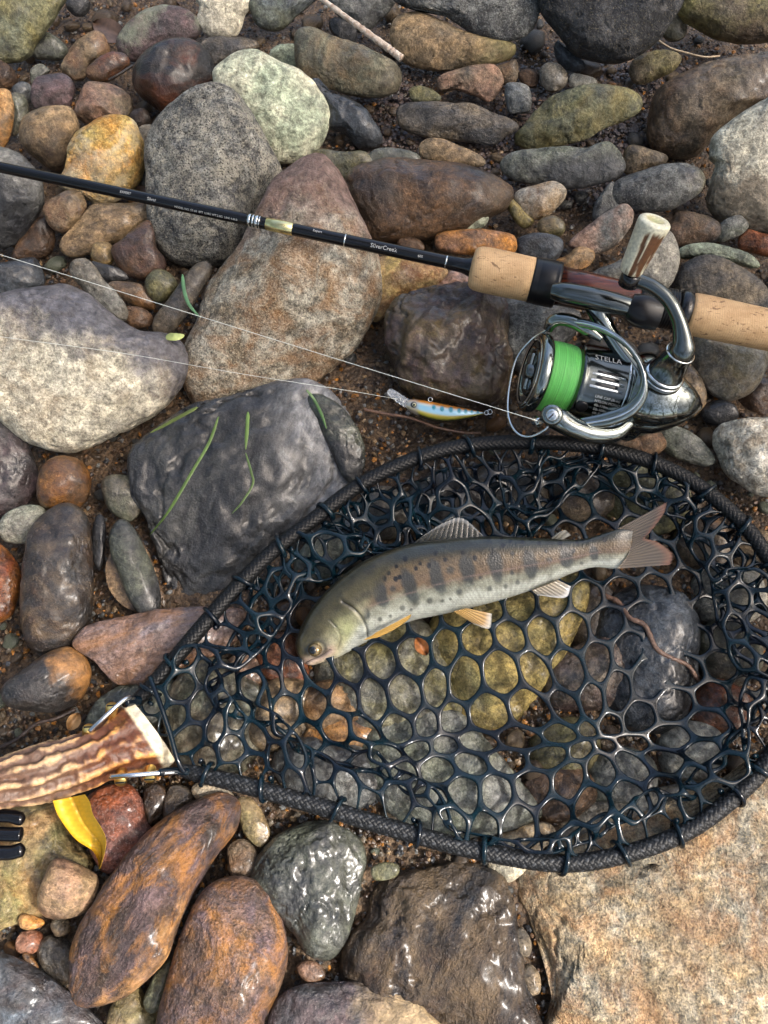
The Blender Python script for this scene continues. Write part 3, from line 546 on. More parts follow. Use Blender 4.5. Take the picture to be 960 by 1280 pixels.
# grit: uncountable crumbs
def grit(name, n, px_r, zone, cols, label, seed, flat=.7):
    rg = np.random.RandomState(seed); D, F = ico(2); V = []; FF = []; C = []; cnt = 0; t = 0
    F = np.array(F); 
    while cnt < n and t < n*8:
        t += 1
        x, y = rg.uniform(zone[0], zone[2]), rg.uniform(zone[1], zone[3])
        if inside(x, y, 0): continue
        r = px_r*rg.uniform(.5, 1.5)*.00045; d = D*np.array([1, rg.uniform(.55, .95), rg.uniform(.4, .8)*flat/.7])*(1+.3*rg.uniform(-1, 1, (len(D), 1)))
        a = rg.uniform(0, 6.3); ca, sa = math.cos(a), math.sin(a)
        d = np.stack([d[:, 0]*ca-d[:, 1]*sa, d[:, 0]*sa+d[:, 1]*ca, d[:, 2]], 1)
        V.append(P(x, y, -.006)+d*r+np.array([0, 0, rg.uniform(-.0015, .003)])); FF.append(F+cnt*len(D)); cnt += 1
        c = np.array(cols[rg.randint(len(cols))])*rg.uniform(.25, .8); C.append(np.tile(c, (len(D), 1)))
    t = NT(name); a = t.new('VertexColor'); a.layer_name = 'Col'
    t.set(base=a.outputs[0], rough=.4)
    o = obj(name, np.vstack(V), np.vstack(FF).tolist(), t.m, cols=np.clip(np.vstack(C), 0, 1), smooth=False)
    return tag(o, label, 'gravel', kind='stuff')
grit('gravel', 7000, 2.7, (-20, -10, 980, 1290), [PAL[k] for k in ('tan', 'brn', 'gbr', 'org', 'dbr', 'gry', 'brn', 'dgr', 'dbr')], 'fine wet gravel and grit filling the gaps between stones', 3)
grit('leaf_litter', 1600, 3.6, (440, 85, 860, 260), [(.10, .07, .055), (.06, .04, .035), (.16, .11, .085)], 'dark crumbly leaf litter between the upper stones', 4, .3)
# cobbles that go on beyond the frame
def more_cobbles():
    rg = np.random.RandomState(21); V = []; FF = []; C = []; n = 0
    D, F = ico(3); F = np.array(F); ks = ('gry', 'gbr', 'brn', 'dgr', 'tan', 'ggr', 'pur')
    for _ in range(9000):
        if n > 1500: break
        a = rg.uniform(0, 6.3); r = .2+1.2*rg.rand()**1.6; x, y = r*math.cos(a), r*math.sin(a)+.05
        px, py = to_px((x, y, 0)); sz = rg.choice([.012, .018, .025, .035, .05])*rg.uniform(.8, 1.2)
        m = sz/.00033*1.45
        if -m < px < 960+m and -m < py < 1280+m and ((np.array([x, y, 0])-CAM)@AX) > 0: continue
        d = D*np.array([1, rg.uniform(.6, .95), rg.uniform(.45, .7)]); d = d*(1+.15*fbm(D*1.4+n, n, 3))[:, None]*sz
        b = rg.uniform(0, 6.3); cb, sb = math.cos(b), math.sin(b); d = np.stack([d[:, 0]*cb-d[:, 1]*sb, d[:, 0]*sb+d[:, 1]*cb, d[:, 2]], 1)
        V.append(d+np.array([x, y, sz*.2])); FF.append(F+n*len(D)); C.append(np.tile(np.array(PAL[ks[rg.randint(7)]])*rg.uniform(.7, 1.3), (len(D), 1))); n += 1
    t = NT('cobble_mix'); a = t.new('VertexColor'); a.layer_name = 'Col'; v = t.coords(); nn = t.noise(v, 60, 6, .65)
    t.set(base=t.mix(1, a.outputs[0], t.ramp(nn, [(.3, .5), (.7, 1.4)]), 'MULTIPLY'), rough=.5, normal=t.bump(nn, .002))
    tag(obj('river_cobbles', np.vstack(V), np.vstack(FF).tolist(), t.m, cols=np.vstack(C)), 'mass of mixed river cobbles spreading away around the scene', 'cobbles', kind='stuff')
more_cobbles()
# ------------------------------------------------------------------ landing net
def ring_z(x, y): return .026+.006*max(0, (700-y))/150 - .004*max(0, (y-900))/150 - .006*max(0, (300-x))/150
RINGPX = crv(pts('168,880 200,845 245,792 290,740 340,690 395,647 450,606 520,573 590,556 680,553 760,562 840,588 900,628 945,675 985,745 1005,820 995,885 960,950 925,990 860,1038 780,1068 700,1079 600,1064 500,1038 400,1008 300,980 228,963'), 420)
RING = np.array([P(x, y, ring_z(x, y)) for x, y in RINGPX])
def make_net():
    root = thing('landing_net', 'antler-handled landing net with black braided oval frame and dark rubber mesh, holding the fish', 'landing net', P(190, 925, .0))
    # braided sleeve
    L = np.concatenate([[0], np.cumsum(np.linalg.norm(np.diff(RING, axis=0), axis=1))])
    n = int(L[-1]/.00036); l = np.linspace(0, L[-1], n); path = np.stack([np.interp(l, L, RING[:, k]) for k in range(3)], 1)
    T, A, B = frames(path); seg = 72; ph = np.linspace(0, 2*math.pi, seg, endpoint=False)
    PH, LL = np.meshgrid(ph, l); st = 9; pt = .0028
    a = LL/pt+st*PH/(2*math.pi); b = LL/pt-st*PH/(2*math.pi); a *= 1.0; b *= 1.0
    par = (np.floor(a)+np.floor(b)) % 2
    h = np.where(par > .5, np.abs(np.sin(math.pi*a)), np.abs(np.sin(math.pi*b)))
    sub = .5+.5*np.sin(np.where(par > .5, b, a)*math.pi*6)
    r = .0038+.0004*h
    env = 1-.25*np.exp(-l/.008)-.25*np.exp(-(L[-1]-l)/.008); r = r*env[:, None]
    V = path[:, None]+A[:, None]*(np.cos(ph)[None, :, None]*r[..., None])+B[:, None]*(np.sin(ph)[None, :, None]*r[..., None])
    t = NT('braided_cord'); v = t.coords(); at = t.new('VertexColor'); at.layer_name = 'Col'
    t.set(base=at.outputs[0], rough=.42, spec=.28, normal=t.bump(t.noise(v, 2500, 2), .0002, .6))
    fl = (np.random.RandomState(2).rand(n//14+1, 14) > .72)
    lx = (LL/pt*1.0).astype(int); 
    fleck = (np.floor(a).astype(int)*7+np.floor(b).astype(int)*13) % 11 < 2
    lower = sstep(.45, .6, l/L[-1])[:, None]
    g = .003+.004*h+.04*fleck*h*lower+.006*lower*h
    obj('frame', V.reshape(-1, 3), grid_faces(n, seg, False, True), t.m, root, cols=np.stack([g.ravel()]*3, 1)*np.array([.95, 1, 1.06]))
    # rubber mesh bag: a hexagon sheet larger than the frame, let down onto the stones
    c0 = P(610, 815, .025)[:2]
    rp = RING[:, :2]-c0; ra = np.unwrap(np.arctan2(rp[:, 1], rp[:, 0])); 
    th = np.arctan2(rp[:, 1], rp[:, 0]); k = np.argsort(th); TH = np.concatenate([th[k]-2*math.pi, th[k], th[k]+2*math.pi])
    RR = np.concatenate([np.hypot(rp[:, 0], rp[:, 1])[k]]*3); RZ = np.concatenate([RING[k, 2]]*3)
    Rf = lambda t: np.interp(t, TH, RR); Zf = lambda t: np.interp(t, TH, RZ)
    def kf(t): # how much bag there is beyond the frame on each side
        return 1.40+.10*np.exp(-((t+1.45)/.7)**2)+.75*np.exp(-((t-1.7)/.85)**2)+.22*np.exp(-((t-.1)/.5)**2)+.14*np.exp(-((np.abs(t)-2.7)/.6)**2)
    s = .0106; rot = .22; cells = []; vid = {}; VR = []
    for i in range(-40, 41):
        for j in range(-40, 41):
            cx, cy = s*math.sqrt(3)*(i+.5*(j & 1)), 1.5*s*j
            cs = []
            for q in range(6):
                a_ = math.radians(60*q+30); x, y = cx+s*math.cos(a_), cy+s*math.sin(a_)
                cs.append((x*math.cos(rot)-y*math.sin(rot), x*math.sin(rot)+y*math.cos(rot)))
            cs = np.array(cs); t_ = np.arctan2(cs[:, 1], cs[:, 0])
            if np.all(np.hypot(cs[:, 0], cs[:, 1]) < Rf(t_)*kf(t_)):
                ids = []
                for p in cs:
                    key = (round(p[0]*1e4/4), round(p[1]*1e4/4)); hit = None
                    for dx in (-1, 0, 1):
                        for dy in (-1, 0, 1):
                            if (key[0]+dx, key[1]+dy) in vid: hit = vid[(key[0]+dx, key[1]+dy)]
                    if hit is None: vid[key] = hit = len(VR); VR.append(p)
                    ids.append(hit)
                cells.append(ids)
    VR = np.array(VR); edges = {}
    for c in cells:
        for q in range(6):
            e = tuple(sorted((c[q], c[(q+1) % 6]))); edges[e] = edges.get(e, 0)+1
    E = np.array(list(edges)); cnt = np.array([edges[tuple(e)] for e in E]); bnd = np.zeros(len(VR), bool); bnd[E[cnt == 1].ravel()] = True
    deg = np.bincount(E.ravel(), minlength=len(VR)); pin = bnd & (deg == 2)
    t_ = np.arctan2(VR[:, 1], VR[:, 0]); rho = np.hypot(VR[:, 0], VR[:, 1]); Rr = Rf(t_); kk = kf(t_); q = rho/Rr
    ee = kk-1; jit = fbm(np.stack([np.cos(t_)*2.5, np.sin(t_)*2.5, 0*t_], 1), 51, 3); ov = np.maximum(np.exp(-((t_+1.45)/.75)**2), 1.1*np.exp(-((t_-.75)/.4)**2))   # bulges out past the frame at the lower side and by the white stone
    turn = .95+.03*jit+.16*ov; bk = ee*.5*(1+.35*jit)
    # the slack lies in a fold: out to the frame, back over itself, out again to the frame
    l1 = turn; l2 = turn+bk
    qq = np.where(q < l1, q, np.where(q < l2, l1-(q-l1), l1-bk+(q-l2)*(1-l1+bk)/np.maximum(.02, kk-l2)))
    lay = np.where(q < l1, 0, np.where(q < l2, (q-l1)/bk, 1+(q-l2)/np.maximum(.02, kk-l2)))
    X = np.stack([c0[0]+qq*Rr*np.cos(t_), c0[1]+qq*Rr*np.sin(t_), .016+0*q], 1)
    nz = fbm(np.stack([VR[:, 0]/.03, VR[:, 1]/.03, 0*q], 1), 5, 2); n2 = fbm(np.stack([VR[:, 0]/.04, VR[:, 1]/.04, 0*q+9], 1), 15, 2); n3 = fbm(np.stack([VR[:, 0]/.04, VR[:, 1]/.04, 0*q+19], 1), 25, 2)
    ex = np.clip((q-.45)/.4, 0, 1); X[:, 2] += np.where(lay > 0, .005*np.minimum(lay, 1)+.006*np.maximum(0, lay-1), 0)
    X[:, 2] += ex*(.002+.006*nz); X[:, 0] += ex*.010*n2; X[:, 1] += ex*.010*n3
    pinp = np.stack([c0[0]+(Rr-.001)*np.cos(t_), c0[1]+(Rr-.001)*np.sin(t_), Zf(t_)-.001], 1)
    X[pin] = pinp[pin]
    rest = np.linalg.norm(VR[E[:, 0]]-VR[E[:, 1]], axis=1)
    # fish footprint keeps the sheet down
    fpx = np.array([to_px(p) for p in X])
    floor = np.maximum(.0135+.0045*np.clip(lay, 0, 2), .0135)+.004*fbm(np.stack([VR[:, 0]/.05, VR[:, 1]/.05, 0*q], 1), 41, 2)
    nb = [[] for _ in VR]
    for a_, b_ in E: nb[a_].append(b_); nb[b_].append(a_)
    i3 = np.array([(x+x+x)[:3] for x in nb])
    top = Zf(t_)+.010
    E2 = np.array([(x[i], x[j]) for x in nb for i in range(len(x)) for j in range(i)])
    re2 = np.linalg.norm(VR[E2[:, 0]]-VR[E2[:, 1]], axis=1)
    EA = np.vstack([E, E2]); RA = np.concatenate([rest, re2*.97]); WA = np.concatenate([np.full(len(E), .5), np.full(len(E2), .22)])
    dg = np.bincount(EA.ravel(), minlength=len(VR))
    Vv = np.zeros_like(X)
    fl_s = np.array(pts('370,812 400,757 450,705 514,682 600,673 690,676 745,670 800,668 800,705 745,707 685,728 606,752 545,768 464,795 390,830'))
    for it in range(160):
        Vv *= .88; Vv[:, 2] -= .00012
        Xo = X.copy(); X = X+Vv
        for _ in range(6):
            d = X[EA[:, 1]]-X[EA[:, 0]]; ln = np.linalg.norm(d, axis=1)+1e-9
            cr = d*((ln-RA)/ln*WA)[:, None]
            acc = np.zeros_like(X)
            for ax in range(3):
                acc[:, ax] = np.bincount(EA[:, 0], cr[:, ax], len(X))-np.bincount(EA[:, 1], cr[:, ax], len(X))
            X = X+acc/dg[:, None]*1.6
            X[:, 2] = np.maximum(X[:, 2], floor); X[:, 2] = np.minimum(X[:, 2], top)
            X[pin] = pinp[pin]
        Vv = np.clip(X-Xo, -.002, .002)
        if it % 30 == 29:
            X = X*.9+.1*X[i3].mean(1); X[pin] = pinp[pin]
    for _ in range(3):
        w_ = np.where((lay > .05) & ~pin, .35, .0)[:, None]; X = X*(1-w_)+w_*X[i3].mean(1)
    # gathers and squashed rows where the bag is bunched
    gn = fbm(np.stack([VR[:, 0]/.045, VR[:, 1]/.045, 0*q+3], 1), 61, 2); gm = fbm(np.stack([VR[:, 0]/.045, VR[:, 1]/.045, 0*q+33], 1), 71, 2)
    for i in range(len(X)):
        if pin[i] or lay[i] > 1.6: continue
        x, y = to_px(X[i]); ed = float(np.clip((1-qq[i])/.12, 0, 1))
        dx, dy = 8*gn[i], 7*gm[i]
        dy += np.interp(y, [820, 900, 1000, 1045], [0, 20, -14, 0])*np.interp(x, [380, 470, 800, 880], [0, 1, 1, 0])
        for (cx_, cy_, sg, am) in ((748, 905, 55, .42), (545, 890, 40, .3), (345, 800, 45, .35)):
            w_ = am*math.exp(-((x-cx_)**2+(y-cy_)**2)/(2*sg*sg)); dx -= (x-cx_)*w_; dy -= (y-cy_)*w_
        X[i] = P(x+dx*ed, y+dy*ed, X[i, 2]+.004*ed*math.exp(-((x-748)**2+(y-905)**2)/5000))
    # press down where the fish lies
    for i in range(len(X)):
        x, y = to_px(X[i]); ins = False; j = len(fl_s)-1
        for k_ in range(len(fl_s)):
            if (fl_s[k_][1] > y) != (fl_s[j][1] > y) and x < (fl_s[j][0]-fl_s[k_][0])*(y-fl_s[k_][1])/(fl_s[j][1]-fl_s[k_][1])+fl_s[k_][0]: ins = not ins
            j = k_
        if ins: X[i, 2] = min(X[i, 2], .018)
    # strands: every cell is a rounded hole in moulded rubber
    MV = list(X); MF = []
    mid = {}
    def midp(a_, b_):
        e = (min(a_, b_), max(a_, b_))
        if e not in mid: mid[e] = len(MV); MV.append((X[a_]+X[b_])/2)
        return mid[e]
    for c in cells:
        cen = X[c].mean(0); ringv = []
        for q_ in range(6): ringv += [c[q_], midp(c[q_], c[(q_+1) % 6])]
        inn = []
        for q_, vi in enumerate(ringv):
            p = np.array(MV[vi]); d = cen-p; ln = np.linalg.norm(d)+1e-9
            w = min(.0019 if q_ % 2 == 0 else .00125, ln*.42)
            MV.append(p+d/ln*w); inn.append(len(MV)-1)
        for q_ in range(12):
            MF.append([ringv[q_], ringv[(q_+1) % 12], inn[(q_+1) % 12], inn[q_]])
    t = NT('teal_black_rubber'); v = t.coords(); n1 = t.noise(v, 40, 3)
    t.set(base=t.ramp(n1, [(.35, (.002, .004, .008)), (.65, (.002, .012, .018))]), rough=t.mr(t.noise(v, 220, 3), .3, .7, .08, .24), spec=.38)
    bag = obj('mesh_bag', np.array(MV), MF, t.m, root)
    so = bag.modifiers.new('Solidify', 'SOLIDIFY'); so.thickness = .0021; so.offset = 0
    su = bag.modifiers.new('Subdivision', 'SUBSURF'); su.levels = 1; su.render_levels = 2
    # loops that lash the bag to the frame
    for k_ in range(8, len(RING)-6, 15):
        p = RING[k_]; tg = unit(RING[k_+1]-RING[k_-1]); a_ = unit(np.cross(tg, (0, 0, 1))); up = np.cross(a_, tg)
        inw = unit(np.append(c0, p[2])-p); lo = []
        for w in np.linspace(-.35, 2*math.pi+.35, 26):
            lo.append(p+(a_*math.cos(w)+up*math.sin(w))*.0055+tg*.0028*math.sin(w/2+k_)+(a_ if np.dot(a_, inw) > 0 else -a_)*.0008)
        tail = lo[0]+(inw*.007-np.array([0, 0, .003]))
        obj('lashing_loop', *sweep(crv(np.array(lo), 40), .0011, .0014, 8), t.m, root)
    # antler handle
    st_ = pts('-170,1003 -170,1032 -110,978 -110,1024 -45,962 -45,1012 -20,953 -20,1011 10,946 10,1009 50,932 50,1003 80,924 84,995 105,915 112,986 126,905 146,973 142,892 180,966 156,881 211,957')
    Dp = crv([st_[i] for i in range(0, len(st_), 2)], 190); Vp = crv([st_[i] for i in range(1, len(st_), 2)], 190)
    seg = 120; ph = np.linspace(0, 2*math.pi, seg, endpoint=False); rows = []; hs = []; ss = []
    o = P(100, 950, .026); nn = unit(CAM-o)
    for i in range(len(Dp)):
        d, w = on_plane(*Dp[i], o, nn), on_plane(*Vp[i], o, nn); m = (d+w)/2; hv = (d-w)/2; hl = np.linalg.norm(hv); s_ = i/(len(Dp)-1)
        dep = min(hl, .0145)*(.95 if s_ < .85 else .95)
        rows.append(m+np.cos(ph)[:, None]*hv+np.sin(ph)[:, None]*nn*dep); ss.append(np.full(seg, s_))
    Vv = np.array(rows); ss = np.array(ss); PH = np.tile(ph, (len(Dp), 1)); fl_ = Vv.reshape(-1, 3)
    nzv = fbm(fl_/.02, 3, 3).reshape(PH.shape); beads = fbm(np.stack([ss.ravel()*30, PH.ravel()*3.2, 0*ss.ravel()], 1), 9, 2).reshape(PH.shape)
    rid = np.sin(PH*11+nzv*1.8+ss*3+.5*beads); hgt = .8*rid+.45*beads+.22*fbm(fl_/.004, 33, 3).reshape(PH.shape)
    hgt = hgt*(1-.45*sstep(.62, .8, ss)); 
    ctr = Vv.mean(1, keepdims=True); dr = Vv-ctr; dr /= np.linalg.norm(dr, axis=2, keepdims=True)
    Vv = Vv+dr*(hgt*.0013)[..., None]
    m = sstep(.05, .85, hgt+.65*fbm(fl_/.005, 12, 3).reshape(PH.shape))[..., None]; e = sstep(.55, .8, ss)[..., None]
    dark = np.array([.13, .07, .042])*(1-e)+np.array([.10, .03, .010])*e; lite = np.array([.52, .33, .17])*(1-e)+np.array([.56, .27, .075])*e
    rm = sstep(.965, .99, ss)[..., None]
    C = (dark*(1-m)+lite*m)*(1-rm)+np.array([.72, .62, .42])*rm
    tm = NT('antler'); at = tm.new('VertexColor'); at.layer_name = 'Col'; v = tm.coords(); n1 = tm.noise(v, 500, 4, .65)
    tm.set(base=tm.mix(1, at.outputs[0], tm.ramp(n1, [(.3, .55), (.7, 1.35)]), 'MULTIPLY'), rough=.42, normal=tm.bump(n1, .0006, .8))
    hnd = obj('handle', Vv.reshape(-1, 3), grid_faces(len(Dp), seg, False, True), tm.m, root, cols=C.reshape(-1, 3))
    hnd['label'] = 'antler grip with beaded ridges'
    # pale cut face
    end = Vv[-1]; ctr = end.mean(0); axd = unit(Vv[-1].mean(0)-Vv[-6].mean(0)); out = unit(on_plane(190, 905, o, nn)-on_plane(150, 935, o, nn))
    prof = [(1.0, -.0005), (1.0, .0028), (.97, .0042), (.8, .0046), (.4, .0046), (.02, .0046)]
    VV = np.vstack([ctr+(end-ctr)*k_+(out*.8+nn*.45)*h_ for k_, h_ in prof])
    tb = NT('bone'); v = tb.coords(); n1 = tb.noise(v, 300, 4)
    tb.set(base=tb.ramp(n1, [(.3, (.55, .45, .28)), (.65, (.74, .68, .52))]), rough=.4)
    obj('cut_face', VV, grid_faces(len(prof), seg, False, True), tb.m, hnd)
    ts = NT('steel'); ts.set(base=(.6, .61, .62), metal=1.0, rough=.22)
    tr = NT('brass'); tr.set(base=(.72, .5, .16), metal=1.0, rough=.3)
    z1 = .034
    obj('wire_prong', *sweep(crv([P(112, 914, .035), P(130, 897, .037), P(158, 873, .033), P(172, 876, .024)], 24), .0011, seg=10), ts.m, root)
    obj('wire_prong', *sweep(crv([P(138, 971, .036), P(165, 969, .038), P(205, 966, .032), P(236, 964, .024)], 24), .0012, seg=10), ts.m, root)
    obj('heat_shrink', *sweep(crv([P(198, 965.5, .033), P(222, 963.5, .0275), P(236, 965, .0235)], 16), .0019, seg=10), t.m, root)
    obj('heat_shrink', *sweep(crv([P(156, 878, .031), P(165, 876, .027), P(174, 876, .0235)], 16), .0026, seg=10), t.m, root)
    for x, y in ((140, 884), (111, 911), (151, 976), (187, 972)):
        c = P(x, y, .031); n_ = unit(unit(CAM-c)+np.array([0, .9 if y < 930 else -.9, 0]))
        sc = obj('screw', *lathe([(-.006, .0028), (0, .003), (.0008, .0028), (.0012, .002), (.0012, .0001)], c, n_, np.array([1., 0, 0]), 20), tr.m, root)
        obj('slot', *box(c+n_*.0011, unit(np.cross(n_, (0, 1, .3)))*.0024, unit(np.cross(n_, np.cross(n_, (0, 1, .3))))*.0004, n_*.0003), t.m, sc, smooth=False)
    # cord from the handle joint along the net
    obj('edge_cord', *sweep(crv([P(187, 846, .034), P(200, 880, .036), P(212, 915, .034), P(222, 950, .032), P(230, 965, .029)], 40), .0013, seg=8), t.m, root)
    return root
make_net()
# ------------------------------------------------------------------ the fish
def make_fish():
    o = P(600, 740, .031); nn = unit(CAM-o)
    root = thing('trout', 'silvery brown trout with dark oval bars lying on its side in the net', 'fish', P(600, 740, .018))
    Ds = pts('381,830 375,822.5 371,810 373,795 383,774 399,751 422,727 451,705 483,690 515,680.5 552,675.5 600,671.5 645,672 690,674 725,674.5 748,669 772,662 790,664')
    Vs = pts('383,831 391,831.5 400,829.5 410,826.5 423,821.5 444,810 465,798 489,786 516,776 545,770 573,764 607,755.5 645,744.5 685,730 718,715.5 744,709 769,710.5 786,705')
    n = 520; D = crv(Ds, n); V_ = crv(Vs, n)
    seg = 160; ph = np.linspace(0, 2*math.pi, seg, endpoint=False); s = np.linspace(0, 1, n)
    wid = np.interp(s, [0, .03, .1, .25, .45, .65, .85, .94, 1], [.30, .36, .36, .36, .36, .33, .26, .14, .05])
    rows = []
    for i in range(n):
        d, w = on_plane(*D[i], o, nn), on_plane(*V_[i], o, nn); m = (d+w)/2; hv = (d-w)/2; hl = np.linalg.norm(hv)
        c, sn = np.cos(ph), np.sin(ph)
        rows.append(m+(np.sign(c)*np.abs(c)**1.0)[:, None]*hv+((sn*2*wid[i]+.28*c*min(1, i/47))*hl)[:, None]*nn)
    X = np.array(rows)
    # rounded snout
    k = 16
    for i in range(k):
        f = math.sqrt(max(0, 1-((k-i)/k)**2)); ctr = X[i].mean(0); X[i] = ctr+(X[i]-ctr)*(.15+.85*f)
    flat = X.reshape(-1, 3)
    dd = flat-CAM; kz = dd@AX; px = 480+(dd@RT)/kz*FPX; py = 640-(dd@UP)/kz*FPX
    PHm = np.tile(ph, (n, 1)).ravel(); SS = np.repeat(s, seg); v = .5-.5*np.cos(PHm)        # 0 = back, 1 = belly
    # mouth and gill grooves, eye socket
    q3 = np.stack([px/8, py/8, 0*px], 1)
    nse = fbm(q3, 4, 3); nf = fbm(np.stack([px/2.2, py/2.2, 0*px], 1), 6, 2)
    cen = np.repeat(X.mean(1), seg, axis=0); outd = flat-cen; outd /= np.linalg.norm(outd, axis=1)[:, None]+1e-9
    def seg_d(poly):
        best = np.full(len(px), 1e9)
        for (ax_, ay_), (bx_, by_) in zip(poly[:-1], poly[1:]):
            t = np.clip(((px-ax_)*(bx_-ax_)+(py-ay_)*(by_-ay_))/((bx_-ax_)**2+(by_-ay_)**2), 0, 1)
            best = np.minimum(best, np.hypot(px-ax_-t*(bx_-ax_), py-ay_-t*(by_-ay_)))
        return best
    gill = seg_d(crv(pts('428,752 441,760 452,772 459,786 460,797'), 20)); pre = seg_d(crv(pts('412,775 421,785 426,798 423,812'), 16)); mouth = seg_d(crv(pts('382,829 391,825 402,821 413,813'), 16))
    top_side = np.sin(PHm) > -.2
    eye_d = np.hypot(px-397, py-811)
    g = top_side*(-.0009*np.exp(-(gill/1.5)**2)-.0004*np.exp(-(pre/1.6)**2)-.0010*np.exp(-(mouth/1.2)**2)-.0007*np.exp(-(eye_d/9)**2))+top_side*.0004*np.exp(-((gill-4)/4)**2)*(px < 458)
    flat = flat+outd*g[:, None]
    # colours of the skin
    back = np.array([.04, .043, .03]); flank = np.array([.19, .13, .065]); pinkc = np.array([.25, .155, .09]); low = np.array([.36, .36, .26]); bel = np.array([.58, .60, .52])
    C = back+(flank-back)*sstep(.16, .36, v)[:, None]
    C = C+(pinkc-C)*(.45*np.exp(-((v-.52)/.09)**2))[:, None]
    C = C+(low-C)*sstep(.55, .70, v+.03*nse)[:, None]; C = C+(bel-C)*sstep(.70, .86, v+.03*nse)[:, None]
    C = C*(1+.18*nse+.14*nf)[:, None]
    # fine rows of scales
    C *= (1+.24*np.sin(px*1.9+py*1.1)*np.sin(px*1.9-py*1.1))[:, None]
    par = np.zeros(len(px))
    for x, y, a, b in ((457, 766, 6, 9), (475, 741, 10, 23), (512, 733, 10.5, 25), (546, 721, 10.5, 25), (584, 711, 10.5, 24), (620, 707, 10.5, 22), (663, 705, 10.5, 21), (708, 697, 10, 17), (742, 692, 6.5, 12), (438, 757, 5, 9)):
        tl = .28 if x < 560 else .12
        dx, dy = (px-x)-tl*(py-y), py-y
        par = np.maximum(par, .88*(1-sstep(.62, 1.15, np.hypot(dx/a, dy/b)+.10*nse)))
    for x, y, r in ((475, 774, 3.4), (488, 770, 2.4), (503, 760, 4), (514, 762, 2), (537, 751, 4.2), (553, 751, 2.4), (563, 749, 2.2), (574, 740, 4.4), (612, 736, 3.6), (632, 733, 3.2), (647, 728, 3.6), (563, 713, 5.5), (491, 736, 4.5), (687, 700, 4), (640, 716, 3), (727, 704, 2.5), (600, 722, 2.4)):
        par = np.maximum(par, .75*(1-sstep(.5, 1.3, np.hypot(px-x, py-y)/r)))
    par *= top_side
    C = C+(np.array([.045, .05, .045])-C)*par[:, None]
    sp = np.zeros(len(px))
    Z2 = [(330, 405), (370, 420), (280, 445), (305, 480), (445, 380), (465, 355), (500, 325), (497, 382), (515, 375), (590, 335), (610, 312), (650, 320), (725, 293), (805, 262), (862, 285), (945, 262), (405, 352), (540, 290), (680, 265), (250, 470)]
    Z3 = [(60, 298), (105, 265), (150, 302), (197, 250), (213, 297), (273, 255), (305, 290), (370, 255), (430, 290), (447, 250), (475, 240), (575, 238), (40, 235), (140, 245), (235, 228), (345, 230), (100, 232)]
    SPT = [(360+a/3.69, 620+b/3.69, 2.9) for a, b in Z2]+[(600+a/3.69, 610+b/3.69, 2.9) for a, b in Z3]
    for i, (x, y, r) in enumerate(SPT): sp = np.maximum(sp, 1-sstep(.75, 1.1, np.hypot((px-x), (py-y)*.85)/(r*(.8+.4*((i*37) % 10)/10))))
    C = C+(np.array([.012, .012, .011])-C)*(sp*top_side)[:, None]
    # lateral line
    lat = seg_d(crv(pts('440,764 480,752 520,739 560,727 600,718 650,709 700,700 750,690'), 40))
    C = C+(np.array([.40, .27, .22])-C)*(.4*np.exp(-(lat/1.0)**2)*top_side)[:, None]
    # head
    hd = 1-sstep(442, 458, px+.55*(py-775))
    hcol = np.array([.10, .085, .04])*(1-sstep(.42, .68, v))[:, None]+np.array([.50, .46, .28])*sstep(.42, .68, v)[:, None]
    hcol = hcol+(np.array([.62, .44, .36])-hcol)*(.85*np.exp(-(mouth/7)**2))[:, None]+(np.array([.42, .45, .18])-hcol)*(.75*np.exp(-(np.hypot(px-436, py-787)/16)**2))[:, None]
    hcol = hcol*(1-.55*sstep(.30, .05, v))[:, None]*(1+.25*nse+.12*nf)[:, None]
    C = C+(hcol-C)*hd[:, None]
    C = C*(1-.75*np.exp(-(gill/1.3)**2)*top_side-.4*np.exp(-(pre/1.3)**2)*top_side-.8*np.exp(-(mouth/1.2)**2)*top_side)[:, None]
    C = C+(np.array([.05, .045, .03])-C)*(.8*np.exp(-((eye_d-10)/3)**2)*top_side)[:, None]
    C = C*(.55+.12*sstep(.62, .9, v))[:, None]; C = np.clip(C, .003, .9)
    t = NT('trout_skin'); a = t.new('VertexColor'); a.layer_name = 'Col'; vv = t.coords()
    vo = t.new('TexVoronoi'); vo.inputs['Scale'].default_value = 1050; t.put(vo.inputs['Vector'], vv)
    t.set(base=a.outputs[0], rough=.28, spec=.35, coat=.7, coatr=.07, metal=.0, normal=t.bump(t.math('ADD', vo.outputs['Distance'], t.noise(vv, 260, 3)), .0004, .5))
    t.put(t.b.inputs['Coat Normal'], t.bump(t.noise(vv, 330, 4, .6), .0003, .35))
    F = grid_faces(n, seg, False, True); F.append(list(range(seg))[::-1]); F.append([(n-1)*seg+i for i in range(seg)])
    obj('body', flat, F, t.m, root, cols=C)
    # eye
    e0 = on_plane(397, 811, o, nn)+nn*.0108; en = unit(nn+np.array([-.12, -.05, 0]))
    te = NT('fish_iris'); te.set(base=(.22, .15, .06), metal=.6, rough=.18, coat=1.0, coatr=.03)
    tp = NT('fish_pupil'); tp.set(base=(.004, .004, .004), rough=.05, coat=1.0)
    pr = [(-.003, .0034), (0, .0033), (.0009, .0028), (.0014, .0019), (.0017, .0009), (.00175, .0001)]
    ey = obj('eye', *lathe(pr, e0-en*.0012, en, np.array([1., 0, 0]), 32), te.m, root)
    obj('pupil', *lathe([(.0002, .0021), (.0007, .0019), (.0010, .0013), (.0011, .0001)], e0-en*.0012+en*.0008-RT*.0003, en, np.array([1., 0, 0]), 24), tp.m, ey)
